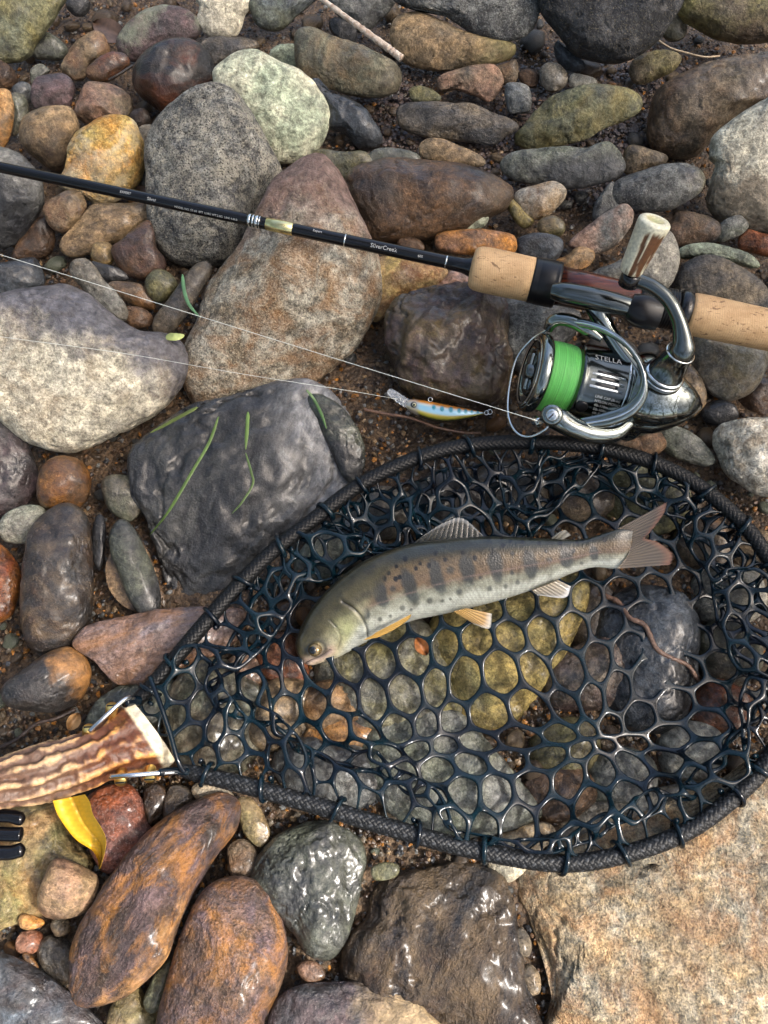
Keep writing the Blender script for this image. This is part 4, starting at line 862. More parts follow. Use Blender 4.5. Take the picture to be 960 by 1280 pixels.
    # fins
    def fin(name, base, edge, h0, h1, c0, c1, rays, alpha=.85, tip=None, ragged=.0):
        n1, m1 = rays*6, 22; B_ = crv(pts(base), n1); E_ = crv(pts(edge), n1); V = []; CC = []
        for i in range(n1):
            for j in range(m1):
                f = j/(m1-1); q = B_[i]+(E_[i]-B_[i])*f*(1+ragged*math.sin(i*1.7)*math.sin(i*.61))
                ridge = (abs(math.sin(math.pi*i/6))**.7)*.00038*(1-.4*f)
                hh = h0+(h1-h0)*f+ridge+.0008*math.sin(i/n1*5)*f
                V.append(on_plane(q[0], q[1], o, nn)+nn*hh)
                k = np.array(c0)*(1-f)+np.array(c1)*f; k = k*(.55+.6*abs(math.sin(math.pi*i/6)))
                if tip is not None: k = k+(np.array(tip)-k)*sstep(.72, 1, np.array(f))
                CC.append(k)
        V = np.array(V); F = grid_faces(n1, m1); nv = len(V); V2 = np.vstack([V, V-nn*.00025])
        F2 = F+[[x+nv for x in q[::-1]] for q in F]
        rim = [i*m1 for i in range(n1)]+[(n1-1)*m1+j for j in range(1, m1)]+[i*m1+m1-1 for i in range(n1-2, -1, -1)]+[j for j in range(m1-2, 0, -1)]
        F2 += [[rim[i], rim[i-1], rim[i-1]+nv, rim[i]+nv] for i in range(len(rim))]
        t = NT('fin'); a = t.new('VertexColor'); a.layer_name = 'Col'; t.set(base=a.outputs[0], rough=.28, coat=.4, coatr=.1, alpha=alpha)
        return obj(name, V2, F2, t.m, root, cols=np.clip(np.array(CC+CC), 0, 1))
    fin('dorsal_fin', '513,682 545,677 575,674 604,673', '530,669 555,654 578,648 604,669', .0005, .001, (.045, .044, .034), (.085, .08, .066), 13, .72, (.26, .26, .25), .03)
    fin('adipose_fin', '686,675 694,675 702,675', '697,666 706,663 714,669', .0005, .001, (.16, .15, .11), (.25, .24, .2), 3, .8)
    fin('tail_fin', '772,661 779,667 783,675 786,683 785,692 780,700 771,711', '833,628 829,642 813,664 806,673 822,678 840,692 838,706', .0005, .0012, (.15, .115, .075), (.085, .065, .048), 20, .9, (.20, .095, .055), .015)
    fin('pectoral_fin', '457,799 462,796 468,793 472,790', '474,796 495,786 512,774 516,767', .009, .008, (.5, .30, .07), (.52, .30, .06), 7, .92, None)
    fin('pelvic_fin', '567,764 575,762 583,760', '594,781 612,785 615,767', .003, .001, (.42, .25, .06), (.38, .22, .07), 7, .85, (.5, .46, .38))
    fin('anal_fin', '664,738 680,732 697,725', '672,744 706,747 714,733', .002, .0, (.32, .26, .17), (.30, .28, .23), 8, .8, (.6, .58, .55))
    return root
make_fish()
# ------------------------------------------------------------------ lettering laid on curved things
def text_mesh(s, size):
    cu = bpy.data.curves.new('txt', 'FONT'); cu.body = s; cu.size = size; cu.resolution_u = 2
    to = bpy.data.objects.new('txt', cu); COL.objects.link(to)
    dg = bpy.context.evaluated_depsgraph_get(); me = bpy.data.meshes.new_from_object(to.evaluated_get(dg))
    v = np.array([x.co[:] for x in me.vertices]); f = [list(p.vertices) for p in me.polygons]
    bpy.data.objects.remove(to); bpy.data.curves.remove(cu); bpy.data.meshes.remove(me)
    return v, f
def wrap_text(name, s, size, o, ax, side, along, rad, ang, mat, parent, flip=False):
    """letters run along ax; height wraps round the cylinder from angle ang"""
    v, f = text_mesh(s, size)
    if not len(v): return None
    ax = unit(ax); a = unit(side-ax*np.dot(side, ax)); b = np.cross(ax, a)
    if np.dot(b, UP) < 0: b = -b
    th = ang+(v[:, 1])/rad
    W_ = o+ax*(along+v[:, 0])[:, None]+rad*(a*np.cos(th)[:, None]+b*np.sin(th)[:, None])
    return obj(name, W_, f, mat, parent, smooth=False)
TWH = NT('white_print').set(base=(.44, .44, .42), rough=.4)
TBLK = NT('gloss_black'); TBLK.set(base=(.004, .004, .005), rough=.10, spec=.45)
TSAT = NT('satin_black'); TSAT.set(base=(.006, .006, .007), rough=.30, spec=.3)
TCHR = NT('dark_chrome'); TCHR.set(base=(.22, .24, .225), metal=1.0, rough=.09)
TCH2 = NT('bright_chrome'); TCH2.set(base=(.6, .62, .61), metal=1.0, rough=.12)
TGUN = NT('gunmetal'); TGUN.set(base=(.11, .12, .115), metal=1.0, rough=.14)
def cork_mat():
    t = NT('cork'); v = t.coords()
    mp = t.new('Mapping'); t.put(mp.inputs[0], v); mp.inputs['Scale'].default_value = (.5, 1, 1)
    n1 = t.noise(mp.outputs[0], 120, 5, .65); n2 = t.noise(v, 900, 4, .7); n3 = t.noise(mp.outputs[0], 330, 3, .6, 1.5)
    c = t.ramp(n1, [(.3, (.42, .25, .11)), (.7, (.62, .41, .21))])
    c = t.mix(t.ramp(n3, [(.60, 0.0), (.66, .85)]), c, (.16, .08, .035))
    c = t.mix(t.ramp(n2, [(.28, .5), (.4, 0.0)]), c, (.25, .14, .07))
    wv = t.new('TexWave'); wv.inputs['Scale'].default_value = 260; wv.inputs['Distortion'].default_value = 1.5; wv.bands_direction = 'X'; t.put(wv.inputs[0], v)
    c = t.mix(.12, c, wv.outputs[0], 'MULTIPLY')
    t.set(base=c, rough=.62, normal=t.bump(t.math('ADD', n2, t.math('MULTIPLY', n3, -.8)), .0005, .7)); return t.m
CORK = cork_mat()
# axis of the rod: from the thin end down to the rear grip
RA, RB = P(-40, 200.5, .066), P(1000, 421, .058)
RAX = unit(RB-RA); RA = RA-RAX*.5
def rod_at(x):   # distance along the axis whose picture column is x
    lo, hi = 0.0, np.linalg.norm(RB-RA)*1.2
    for _ in range(50):
        m = (lo+hi)/2
        if to_px(RA+RAX*m)[0] < x: lo = m
        else: hi = m
    return lo
def rod_pxr(x, wpx):   # radius in metres for a width in pixels
    p = RA+RAX*rod_at(x); return wpx/2*((p-CAM)@AX)/FPX
def make_rod():
    root = thing('fishing_rod', 'black fishing rod with cork grips lying across the boulders', 'fishing rod', P(400, 298, .05))
    up = np.array([0, 0, 1.0]); view = unit(CAM-(RA+RAX*.75))
    def seg(name, prof, mat, n=40, parent=None):
        pr = [(rod_at(x), rod_pxr(x, w)) for x, w in prof]
        return obj(name, *lathe(pr, RA, RAX, up, n), mat, parent or root)
    tb = NT('rod_blank'); v = tb.coords(); tb.set(base=(.004, .004, .0045), rough=.10, spec=.4)
    blank = seg('blank', [(-950, .1), (-950, 8.5), (-38, 13.0), (100, 13.6), (300, 14.6), (430, 15.4), (560, 16.2), (590, 16.5)], tb.m, 28)
    tg = NT('gold_foil'); tg.set(base=(.72, .62, .30), metal=1.0, rough=.25)
    seg('gold_band', [(333, 14.6), (333.3, 15.7), (366, 16.0), (366.5, 14.8)], tg.m)
    seg('silver_band', [(309, 14.4), (309.2, 15.2), (327, 15.4), (327.2, 14.5)], TBLK.m)
    for x in (431, 557): seg('trim_ring', [(x, 15.4), (x+.3, 17.2), (x+1.6, 17.3), (x+1.9, 15.5)], TCH2.m)
    seg('winding_check', [(560, 16.2), (561, 17.6), (578, 18.5), (583, 21), (588, 24), (592, 25), (594, 20)], TBLK.m)
    fg = seg('fore_grip', [(588.5, 3), (588.6, 26), (589.5, 42), (592, 49), (597, 53.5), (606, 55), (630, 55), (652, 54), (664, 54), (665, 50)], CORK, 64)
    hd = seg('seat_collar', [(663.5, 40), (664, 55), (666, 57), (667.5, 55.5), (669, 57), (671, 55.5), (672.5, 57), (690, 57), (692, 55.5), (694, 57), (697, 56), (699, 40)], TSAT.m, 64)
    tw = NT('red_wood'); v = tw.coords(); mp = tw.new('Mapping'); tw.put(mp.inputs[0], v); mp.inputs['Scale'].default_value = (.12, 1, 1)
    n1 = tw.noise(mp.outputs[0], 400, 4, .6, .6)
    tw.set(base=tw.ramp(n1, [(.35, (.022, .005, .003)), (.65, (.11, .025, .009))]), rough=.18, spec=.5)
    seg('wooden_reel_seat', [(697, 30), (697.5, 48), (740, 46), (790, 44), (800, 44), (801, 30)], tw.m, 56)
    prof = [(795, 30), (795.5, 46)]
    for k in range(14):
        x = 797+k*3.3; prof += [(x, 47), (x+.8, 49.5), (x+2.0, 49.5), (x+2.8, 47)]
    prof += [(845, 46), (845.5, 40)]
    seg('threaded_barrel', prof, TSAT.m, 64)
    seg('end_collar', [(844, 30), (844.5, 50), (846, 54), (852, 56), (858, 54), (860, 48), (861, 30)], TBLK.m, 64)
    seg('rear_grip', [(858, 20), (858.4, 42), (860, 48), (864, 51), (880, 52), (930, 51), (1000, 49), (1060, 48), (1110, 50), (1150, 52), (1158, 46), (1160, 2)], CORK, 64)
    # print on the blank
    for s, x, sz, a in (('SilverCreek', 464, 5.6, .10), ('60S', 523, 3.4, .10), ('Expert', 392, 3.4, .62), ('MODEL NO. ST-60  8FT  LURE WT.2-8G  LINE 4-8LB', 221, 2.9, -.30), ('Silver', 187, 4.2, .02), ('EXPERT', 153, 3.4, .25)):
        d = rod_at(x); r = rod_pxr(x, 13.35+x*.0054)*1.02
        wrap_text('lettering', s, sz*.00046*1.25, RA, RAX, view, d, r, a-.25, TWH, blank)
    for x, w in ((311, 3), (316, 2), (319.5, 3.5), (324.5, 1.2)):
        seg('silver_mark', [(x, 15.2), (x+.1, 15.7), (x+w, 15.75), (x+w+.1, 15.3)], TCH2.m)
    return root
ROD = make_rod()
# ------------------------------------------------------------------ spinning reel
def make_reel():
    O = P(668, 466, .062); B = P(862, 512, .046); U = unit(B-O); wv = unit(CAM-O); Wd = unit(wv-U*np.dot(wv, U)); Vd = np.cross(Wd, U)
    k = ((O-CAM)@AX)/FPX
    root = thing('spinning_reel', 'chrome spinning reel with bright green line clamped to the rod seat', 'fishing reel', P(760, 490, .01))
    def RL(x, y, w): return on_plane(x, y, O+wv*w*k, wv)
    def L(u, v, w): return O+k*(U*u+Vd*v+Wd*w)
    def lt(name, prof, mat, parent=None, n=72): return obj(name, *lathe([(a*k, r*k) for a, r in prof], O, U, Vd, n), mat, parent or root)
    def sw(name, path, ra, rb=None, mat=None, seg=16, n=60, up=None, parent=None):
        c = crv(np.array(path), n); ra = np.interp(np.linspace(0, 1, n), np.linspace(0, 1, len(ra)), ra)*k if hasattr(ra, '__len__') else ra*k
        rb = None if rb is None else (np.interp(np.linspace(0, 1, n), np.linspace(0, 1, len(rb)), rb)*k if hasattr(rb, '__len__') else rb*k)
        return obj(name, *sweep(c, ra, rb, seg, up=up), mat, parent or root)
    # spool
    sp = lt('spool', [(4, 30), (-1, 33), (-3, 37), (-5, 38), (-6, 41), (-6.5, 45), (-4.5, 48.5), (-1, 50), (4, 50), (7, 48.5), (9, 45.5), (9.5, 41), (10, 38), (44, 38), (44.5, 44), (46, 46)], TCHR.m)
    lt('lip_ring', [(-7, 39), (-8, 40.5), (-8, 43), (-7, 44)], TCH2.m, sp)
    kn = lt('drag_knob', [(5, 31), (-3, 30.5), (-6, 29), (-7, 27), (-5, 25.5), (-2, 25), (0, 22), (0, 1)], TGUN.m)
    for a in (24, 17): lt('knob_ring', [(-1, a-1.2), (-3.6, a), (-3.2, a+1.4), (-1, a+1.8)], TCH2.m, kn)
    obj('grip_bar', *box(L(-5, 0, 0), Vd*23*k, Wd*6.5*k, U*5.5*k, .22), TCHR.m, kn)
    obj('grip_cap', *lathe([(2*k, 12*k), (-10*k, 11*k), (-13*k, 9*k), (-14*k, 6*k), (-14*k, .1*k)], O, U, Vd, 40), TGUN.m, kn)
    tl = NT('green_line'); v = tl.coords(); at = tl.new('VertexColor'); at.layer_name = 'Col'
    tl.set(base=at.outputs[0], rough=.5)
    pr = [(9.6, 38)]; cols = []
    u = 10.0; i = 0
    while u < 44:
        pr += [(u, 42.0+.45*math.sin(i*1.7)+1.1*math.sin((u-10)/34*math.pi)), (u+.35, 42.8+.45*math.sin(i*1.7)+1.1*math.sin((u-10)/34*math.pi))]; u += .7; i += 1
    pr += [(44.3, 38)]
    rg = np.random.RandomState(3); cc = []
    for q in range(len(pr)):
        g = rg.uniform(.75, 1.2)*(1.12 if q % 2 else .72); cc += [np.array([.17, .62, .13])*g+(.03 if rg.rand() < .08 else 0)]*72
    obj('wound_line', *lathe([(a*k, r*k) for a, r in pr], O, U, Vd, 72), tl.m, root, cols=np.clip(np.array(cc), 0, .9))
    sk = lt('spool_skirt', [(45, 38), (45, 47), (46, 49), (48, 50), (50, 49.5), (53, 50), (98, 52), (100, 53), (103, 53), (105, 51), (106, 46)], TGUN.m)
    lt('skirt_ring', [(100.5, 52.6), (101.2, 54), (103.2, 54), (104, 52.6)], TCH2.m, sk)
    def skin(name, u0, u1, a0, a1, mat, r=50.6, bul=.5, parent=None):
        n1, n2 = 8, 8; V = []
        for i in range(n1):
            for j in range(n2):
                uu = u0+(u1-u0)*i/(n1-1); a = a0+(a1-a0)*j/(n2-1); rr = r+(uu-53)*.044+(bul if 0 < i < n1-1 and 0 < j < n2-1 else -.6)
                V.append(L(uu, rr*math.sin(a), rr*math.cos(a)))
        return obj(name, np.array(V), grid_faces(n1, n2), mat, parent or sk)
    for a0 in (.22, .36, .06): skin('slot', 62, 90, a0, a0+.055, TBLK.m)
    skin('polished_band', 56, 97, .13, .20, TCH2.m); skin('polished_band', 56, 97, -.02, .045, TCH2.m); skin('polished_band', 56, 97, .29, .35, TCH2.m)
    def skt(s, size, u0, a):
        v, f = text_mesh(s, size*k)
        uu = u0+v[:, 0]/k; r = 51.1+(uu-53)*.044; th = a+v[:, 1]/k/r
        obj('lettering', O+k*(U*uu[:, None]+Vd*(r*np.sin(th))[:, None]+Wd*(r*np.cos(th))[:, None]), f, TWH, sk, smooth=False)
    skt('STELLA', 10.5, 57, .68)
    for i, s in enumerate(('LINE CAP.(lb-m)', 'NYLON MONO', '4lb-110m', '5lb-100m', '6lb-80m', 'FLUORO', '3lb-100m')): skt(s, 4.6, 66+i*1.2, -.22-i*.105)
    lt('line_clip', [(0, 0.01)], TSAT.m) if False else None
    cp = L(56, 50*math.sin(-.55), 50*math.cos(-.55)); cn = unit(Vd*math.sin(-.55)+Wd*math.cos(-.55))
    obj('line_clip', *lathe([(0, 8*k), (1.5*k, 7.5*k), (2.2*k, 6*k), (2.2*k, .1*k)], cp-cn*.3*k, cn, U, 28), TSAT.m, sk)
    # rotor, body
    rot = lt('rotor', [(104, 44), (106, 49), (110, 50.5), (114, 47), (118, 47), (122, 52), (130, 56), (137, 57.5), (142, 55), (144, 51), (150, 50), (156, 45), (163, 38), (166, 28), (167, 10)], TCHR.m)
    lt('rotor_ring', [(112, 46.5), (114, 49.5), (116, 49.5), (117, 46.5)], TCH2.m, rot)
    # long curved rim of the rotor sweeping from one arm round to the other
    rim = [RL(700, 402, 4), RL(728, 404, 20), RL(758, 414, 36), RL(786, 434, 46), RL(803, 462, 50), RL(804, 490, 48), RL(788, 512, 46), RL(760, 524, 44), RL(725, 530, 42)]
    sw('rotor_rim', rim, [3.5, 4, 3.2, 3, 3.5, 4.5, 5, 5, 4], [5, 5.5, 4, 3, 3.5, 6, 8.5, 9, 7], TCHR.m, 20, 90, up=wv, parent=rot)
    sw('rim_edge', [p+wv*4.6*k for p in rim], [1.3]*9, None, TCH2.m, 8, 90, parent=rot)
    # bail arms
    ar = sw('bail_arm', [RL(688, 519, 50), RL(700, 525, 49), RL(718, 535, 44), RL(742, 542, 36), RL(768, 540, 28), RL(788, 526, 20)], [10, 12, 13, 12, 10, 6], [13.5, 14, 13, 13, 12, 8], TCHR.m, 24, 60, up=wv)
    sc0 = RL(690, 519, 61)
    obj('arm_knob', *lathe([(-12*k, 13*k), (-2*k, 13*k), (1*k, 12*k), (2.5*k, 9*k), (2.5*k, .1*k)], sc0, wv, U, 36), TCHR.m, ar)
    obj('screw', *lathe([(2*k, 7.2*k), (3.4*k, 7*k), (4.1*k, 5.5*k), (4.1*k, .1*k)], sc0, wv, U, 28), TCH2.m, ar)
    obj('screw_slot', *box(sc0+wv*4.1*k, (U*.55+Vd*.83)*5.6*k, (U*.83-Vd*.55)*.9*k, wv*.35*k), TBLK.m, ar, smooth=False)
    sw('bail_arm', [RL(685, 412, -2), RL(690, 403, 4), RL(700, 399, 8), RL(716, 402, 12), RL(735, 412, 14), RL(752, 424, 10)], [5, 7.5, 8, 8, 7, 4], [6, 8, 8, 8, 8, 4], TCHR.m, 20, 50, up=wv)
    sw('bail_wire', [RL(684, 412, 0), RL(664, 425, -14), RL(645, 450, -20), RL(636, 490, -6), RL(636, 522, 16), RL(646, 541, 32), RL(662, 546, 42), RL(680, 538, 50), RL(690, 526, 52)], [1.6]*9, None, TCH2.m, 10, 90)
    obj('line_roller', *lathe([(-6*k, 5*k), (-5*k, 6*k), (-1*k, 4.4*k), (4*k, 6*k), (5*k, 5*k)], RL(672, 527, 48), unit(U*.4+Wd), Vd, 24), TCH2.m, root)
    # gear body
    def loft(name, secs, mat, seg=40, n=70, parent=None, pw=.8):
        cs = crv(np.array([s[0] for s in secs]), n); hv = crv(np.array([[s[1], s[2]] for s in secs]), n); ph = np.linspace(0, 2*math.pi, seg, endpoint=False); V = []
        T, A, B_ = frames(cs, up=wv)
        for i in range(n):
            c_, s_ = np.cos(ph), np.sin(ph); c_ = np.sign(c_)*np.abs(c_)**pw; s_ = np.sign(s_)*np.abs(s_)**pw
            V.append(cs[i]+k*(B_[i]*c_[:, None]*hv[i][0]+A[i]*s_[:, None]*hv[i][1]))
        F = grid_faces(n, seg, False, True); F += [list(range(seg))[::-1], [(n-1)*seg+i for i in range(seg)]]
        return obj(name, np.vstack(V), F, mat, parent or root)
    loft('gear_housing', [(RL(790, 488, 10), 36, 30), (RL(812, 494, 12), 37, 33), (RL(835, 499, 10), 33, 30), (RL(855, 503, 6), 22, 22), (RL(868, 506, 2), 11, 13), (RL(874, 508, 0), 3, 5)], TCHR.m)
    loft('rear_cover', [(RL(838, 500, 18), 27, 22), (RL(852, 503, 16), 22, 18), (RL(866, 506, 8), 13, 12), (RL(875, 508, 4), 4, 5)], TGUN.m)
    loft('lower_housing', [(RL(790, 518, -10), 22, 20), (RL(815, 522, -8), 20, 20), (RL(845, 520, -8), 12, 14), (RL(864, 516, -8), 5, 6)], TGUN.m)
    # stem and foot up to the rod
    loft('stem', [(RL(806, 478, -2), 15, 14), (RL(793, 458, -2), 13, 12), (RL(777, 438, 0), 11, 10), (RL(762, 416, 2), 10, 9), (RL(750, 394, 4), 12, 9), (RL(744, 376, 6), 16, 10), (RL(742, 368, 6), 17, 8)], TCHR.m, pw=1)
    loft('foot', [(RL(690, 364, 10), 9, 12), (RL(704, 366, 12), 12, 15), (RL(730, 371, 14), 13, 15), (RL(752, 376, 14), 13, 15), (RL(780, 383, 12), 12, 14), (RL(800, 388, 8), 11, 12)], TGUN.m)
    loft('seat_hood', [(RL(786, 383, 8), 15, 18), (RL(800, 388, 8), 20, 20), (RL(822, 393, 4), 19, 18)], TSAT.m)
    # handle
    a0, a1 = RL(826, 474, 36), RL(851, 440, 66); ha = unit(a1-a0); hl = np.linalg.norm(a1-a0)
    hb = obj('handle_hub', *lathe([(-6*k, 20*k), (0, 24*k), (2*k, 24*k), (3*k, 21*k), (5*k, 21*k), (6*k, 23*k), (8*k, 23*k), (9*k, 20*k), (11*k, 20*k), (12*k, 21*k), (13*k, 20*k), (hl*.92, 15.5*k), (hl*.96, 16*k), (hl, 15.5*k), (hl+2*k, 12*k)], a0, ha, U, 48), TGUN.m, root)
    for q in (4.0, 9.8): obj('hub_ring', *lathe([((q-1)*k, 20*k), (q*k-.4*k, 23.6*k), (q*k+.8*k, 23.6*k), ((q+1.4)*k, 20*k)], a0, ha, U, 48), TCH2.m, hb)
    obj('hub_ring', *lathe([(hl*.95, 15*k), (hl*.96, 17*k), (hl*.99, 17*k), (hl*1.0, 15*k)], a0, ha, U, 48), TCH2.m, hb)
    arm = loft('handle_arm', [(RL(845, 456, 64), 9, 9), (RL(852, 440, 70), 14, 12), (RL(853, 424, 74), 10.5, 9), (RL(848, 400, 77), 8, 8), (RL(836, 376, 79), 8, 8), (RL(818, 360, 79), 8, 8), (RL(798, 351, 78), 8, 8), (RL(786, 347, 78), 9.5, 9), (RL(777, 344, 77), 9, 8)], TGUN.m, 24, 100, pw=.9)
    obj('arm_bearing', *lathe([(-7*k, 10*k), (-6*k, 11*k), (6*k, 11*k), (8*k, 9*k), (9*k, 7*k)], RL(787, 350, 80), unit(RL(803, 312, 100)-RL(787, 350, 80)), U, 32), TBLK.m, arm)
    # antler knob
    k0, k1 = RL(788, 341, 86), RL(820, 274, 118); ka = unit(k1-k0); kl = np.linalg.norm(k1-k0)
    tk = NT('antler_knob'); at = tk.new('VertexColor'); at.layer_name = 'Col'; v = tk.coords(); n1 = tk.noise(v, 700, 4)
    tk.set(base=tk.mix(1, at.outputs[0], tk.ramp(n1, [(.3, .7), (.7, 1.2)]), 'MULTIPLY'), rough=.35, coat=.3)
    n_, sg = 70, 72; ph = np.linspace(0, 2*math.pi, sg, endpoint=False); V = []; C = []
    sd = unit(U-ka*np.dot(U, ka)); sb = np.cross(ka, sd)
    for i in range(n_):
        f = i/(n_-1); r = np.interp(f, [0, .03, .1, .5, .9, .96, .985, 1], [10, 12.5, 13.5, 15.5, 17.5, 17.2, 15.5, 11])*k
        q = fbm(np.stack([np.full(sg, f*2.4), np.cos(ph)*5.5, np.sin(ph)*5.5], 1), 8, 3)+.3*np.sin(ph*9+f*2)
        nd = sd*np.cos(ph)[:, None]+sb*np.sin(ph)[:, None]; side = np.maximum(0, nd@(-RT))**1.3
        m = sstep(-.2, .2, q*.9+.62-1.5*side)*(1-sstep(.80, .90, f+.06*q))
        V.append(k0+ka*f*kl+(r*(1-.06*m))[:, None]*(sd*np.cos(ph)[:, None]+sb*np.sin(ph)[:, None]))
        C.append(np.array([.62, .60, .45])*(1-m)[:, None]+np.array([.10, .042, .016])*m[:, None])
    V.append(np.tile(k1-ka*1*k, (sg, 1))+(9*k)*(sd*np.cos(ph)[:, None]+sb*np.sin(ph)[:, None])); C.append(np.tile([.5, .45, .25], (sg, 1)))
    V.append(np.tile(k1-ka*2*k, (sg, 1))+(.1*k)*(sd*np.cos(ph)[:, None]+sb*np.sin(ph)[:, None])); C.append(np.tile([.42, .42, .2], (sg, 1)))
    kb = obj('antler_knob', np.vstack(V), grid_faces(n_+2, sg, False, True), tk.m, root, cols=np.vstack(C))
    return root
make_reel()
# ------------------------------------------------------------------ lure
def make_lure():
    o = P(555, 512, .0145); nn = unit(CAM-o); kk = ((o-CAM)@AX)/FPX
    root = thing('fishing_lure', 'small minnow lure with a row of teal spots and gold belly on the wet sand', 'lure', P(555, 516, .004))
    D = crv(pts('506,502 514,499 528,500 545,503 565,507 585,511 604,515'), 90); V_ = crv(pts('506,509 513,515 528,523 545,528 562,528.5 585,524 604,518'), 90)
    seg = 48; ph = np.linspace(0, 2*math.pi, seg, endpoint=False); X = []
    for i in range(90):
        d, w = on_plane(*D[i], o, nn), on_plane(*V_[i], o, nn); m = (d+w)/2; hv = (d-w)/2; f = i/89
        sc = min(1, math.sqrt(max(.02, 1-(1-min(1, f/.08))**2))); X.append(m+np.cos(ph)[:, None]*hv*sc+np.sin(ph)[:, None]*nn*np.linalg.norm(hv)*.8*sc)
    X = np.vstack(X); dd = X-CAM; kz = dd@AX; px = 480+(dd@RT)/kz*FPX; py = 640-(dd@UP)/kz*FPX
    v = np.tile(.5-.5*np.cos(ph), 90)
    stops = [0, .12, .22, .34, .55, .64, .76, .86, 1]; cl = np.array([(.5, .16, .02), (.62, .26, .04), (.45, .48, .40), (.28, .55, .72), (.34, .58, .68), (.70, .55, .10), (.40, .36, .04), (.03, .03, .015), (.012, .012, .01)])
    C = np.stack([np.interp(v, stops, cl[:, q]) for q in range(3)], 1)
    for x, y, r in ((330, 178, 3.6), (377, 187, 4.0), (428, 192, 4.2), (475, 198, 3.9), (512, 202, 3.4), (547, 204, 2.9), (582, 203, 2.4)):
        m = (1-sstep(.6, 1.1, np.hypot((px-470-x/4.57)*1.25, py-470-y/4.57)/r))*(np.sin(np.tile(ph, 90)) > 0); C = C+(np.array([.01, .20, .26])-C)*m[:, None]
    h = 1-sstep(519, 526, px); C = C+(np.array([.35, .30, .24])-C)*(h*.8)[:, None]; e = 1-sstep(3, 4.6, np.hypot(px-517, py-506)); C = C+(np.array([.02, .02, .02])-C)*e[:, None]
    t = NT('lure_paint'); a = t.new('VertexColor'); a.layer_name = 'Col'; t.set(base=a.outputs[0], rough=.15, coat=1.0, coatr=.03, metal=.25)
    obj('body', X, grid_faces(90, seg, False, True)+[list(range(seg))[::-1], [89*seg+i for i in range(seg)]], t.m, root, cols=np.clip(C, 0, 1))
    tc = NT('clear_plastic'); tc.set(base=(.75, .78, .8), rough=.06, trans=.75, ior=1.45)
    lip = crv(pts('485,488 490,486 500,492 511,499 515,503 511,509 504,508 493,500 485,493'), 40, True)
    A = np.array([on_plane(x, y, o, nn)+nn*.0015 for x, y in lip]); n = len(A); B = A-nn*.0012
    obj('diving_lip', np.vstack([A, B]), [list(range(n)), list(range(n, 2*n))[::-1]]+[[i, (i+1) % n+0, (i+1) % n+n, i+n][::-1] for i in range(n)], tc.m, root, smooth=False)
    def ringlet(name, x, y, r, z=.002, tilt=(0, 0, 0)):
        c = on_plane(x, y, o, nn)+nn*z; a = unit(np.cross(nn, (1, .2, 0))+np.array(tilt)); b = np.cross(nn, a); w = np.linspace(0, 2*math.pi, 24, endpoint=False)
        obj(name, *sweep(c+(a*np.cos(w)[:, None]+b*np.sin(w)[:, None])*r*kk, .55*kk, seg=8, closed=True), TCH2.m, root)
    ringlet('eyelet', 538, 499.5, 2.6); ringlet('eyelet', 608, 516, 2.6); ringlet('line_tie', 502, 503, 2.8, .003); ringlet('split_ring', 612, 515, 3.0, .001); ringlet('snap', 498, 500, 3.2, .0035)
    te = NT('lure_eye'); te.set(base=(.7, .65, .4), metal=.5, rough=.1, coat=1.0)
    c = on_plane(518, 506, o, nn)+nn*.0042
    ey = obj('eye', *lathe([(-.001, 2.6*kk), (.0002, 2.4*kk), (.0006, 1.2*kk), (.0007, .05*kk)], c, nn, RT, 20), te.m, root)
    obj('pupil', *lathe([(.0002, 1.5*kk), (.0008, 1.1*kk), (.0009, .05*kk)], c, nn, RT, 16), TBLK.m, ey)
make_lure()
# ------------------------------------------------------------------ line
TL = NT('nylon_line'); TL.set(base=(.72, .75, .68), rough=.2, trans=.15)
def line(name, label, ptsw, r):
    c = crv(np.array(ptsw), 80); o = obj(name, *sweep(c, r, seg=8), TL.m, loc=ptsw[0]); tag(o, label, 'fishing line')
line('fishing_line', 'thin pale line running from the reel bail across the boulders', [P(672, 526, .078), P(430, 451.5, .070), P(200, 380, .068), P(-20, 312, .070), P(-500, 164, .076)], .00017)
line('fishing_line', 'very thin pale leader running from the lure lip across the flat-topped boulder', [P(497, 499, .019), P(440, 489, .040), P(300, 467, .062), P(150, 441, .058), P(-20, 418, .064), P(-400, 364, .072)], .00013)
# ------------------------------------------------------------------ grass, twigs, leaf, buckle
def blade(label, px, zs, w, col, name='grass_blade', cat='grass blade'):
    q = [P(x, y, z) for (x, y), z in zip(pts(px), zs)]; n = 40; c = crv(np.array(q), n)
    f = np.linspace(0, 1, n); t = NT('grass'); v = t.coords(); nn = t.noise(v, 150, 3); t.set(base=t.ramp(nn, [(.3, tuple(.6*x for x in col)), (.7, col)]), rough=.35, sss=.0)
    ob = obj(name, *sweep(c, .00035, w*.00045*np.sqrt(np.clip(np.minimum(f*6+.15, (1-f)*3+.05), 0, 1)), 10, up=(0, 0, 1)), t.m, loc=q[0]); tag(ob, label, cat)
blade('long bent green grass blade lying across the huge wet slab', '273,521 262,552 240,590 212,637 188,668', (.038, .036, .036, .032, .016), 2.0, (.12, .20, .04))
blade('short upright green grass blade under the biggest boulder', '310,515 309,535 307,562', (.036, .036, .034), 2.4, (.14, .23, .05))
blade('thin dark green grass blade trailing on the huge wet slab', '307,566 314,590 316,605 303,627 290,642', (.034, .034, .033, .032, .03), 1.5, (.10, .16, .04))
blade('olive grass blade sticking out between flat-topped and biggest boulders', '247,509 232,517 212,528 188,541', (.034, .033, .03, .026), 2.5, (.14, .18, .04))
blade('dark green grass blade at the edge of the olive wet stone', '383,487 393,500 402,518 408,536', (.030, .026, .024, .022), 2.0, (.08, .17, .045))
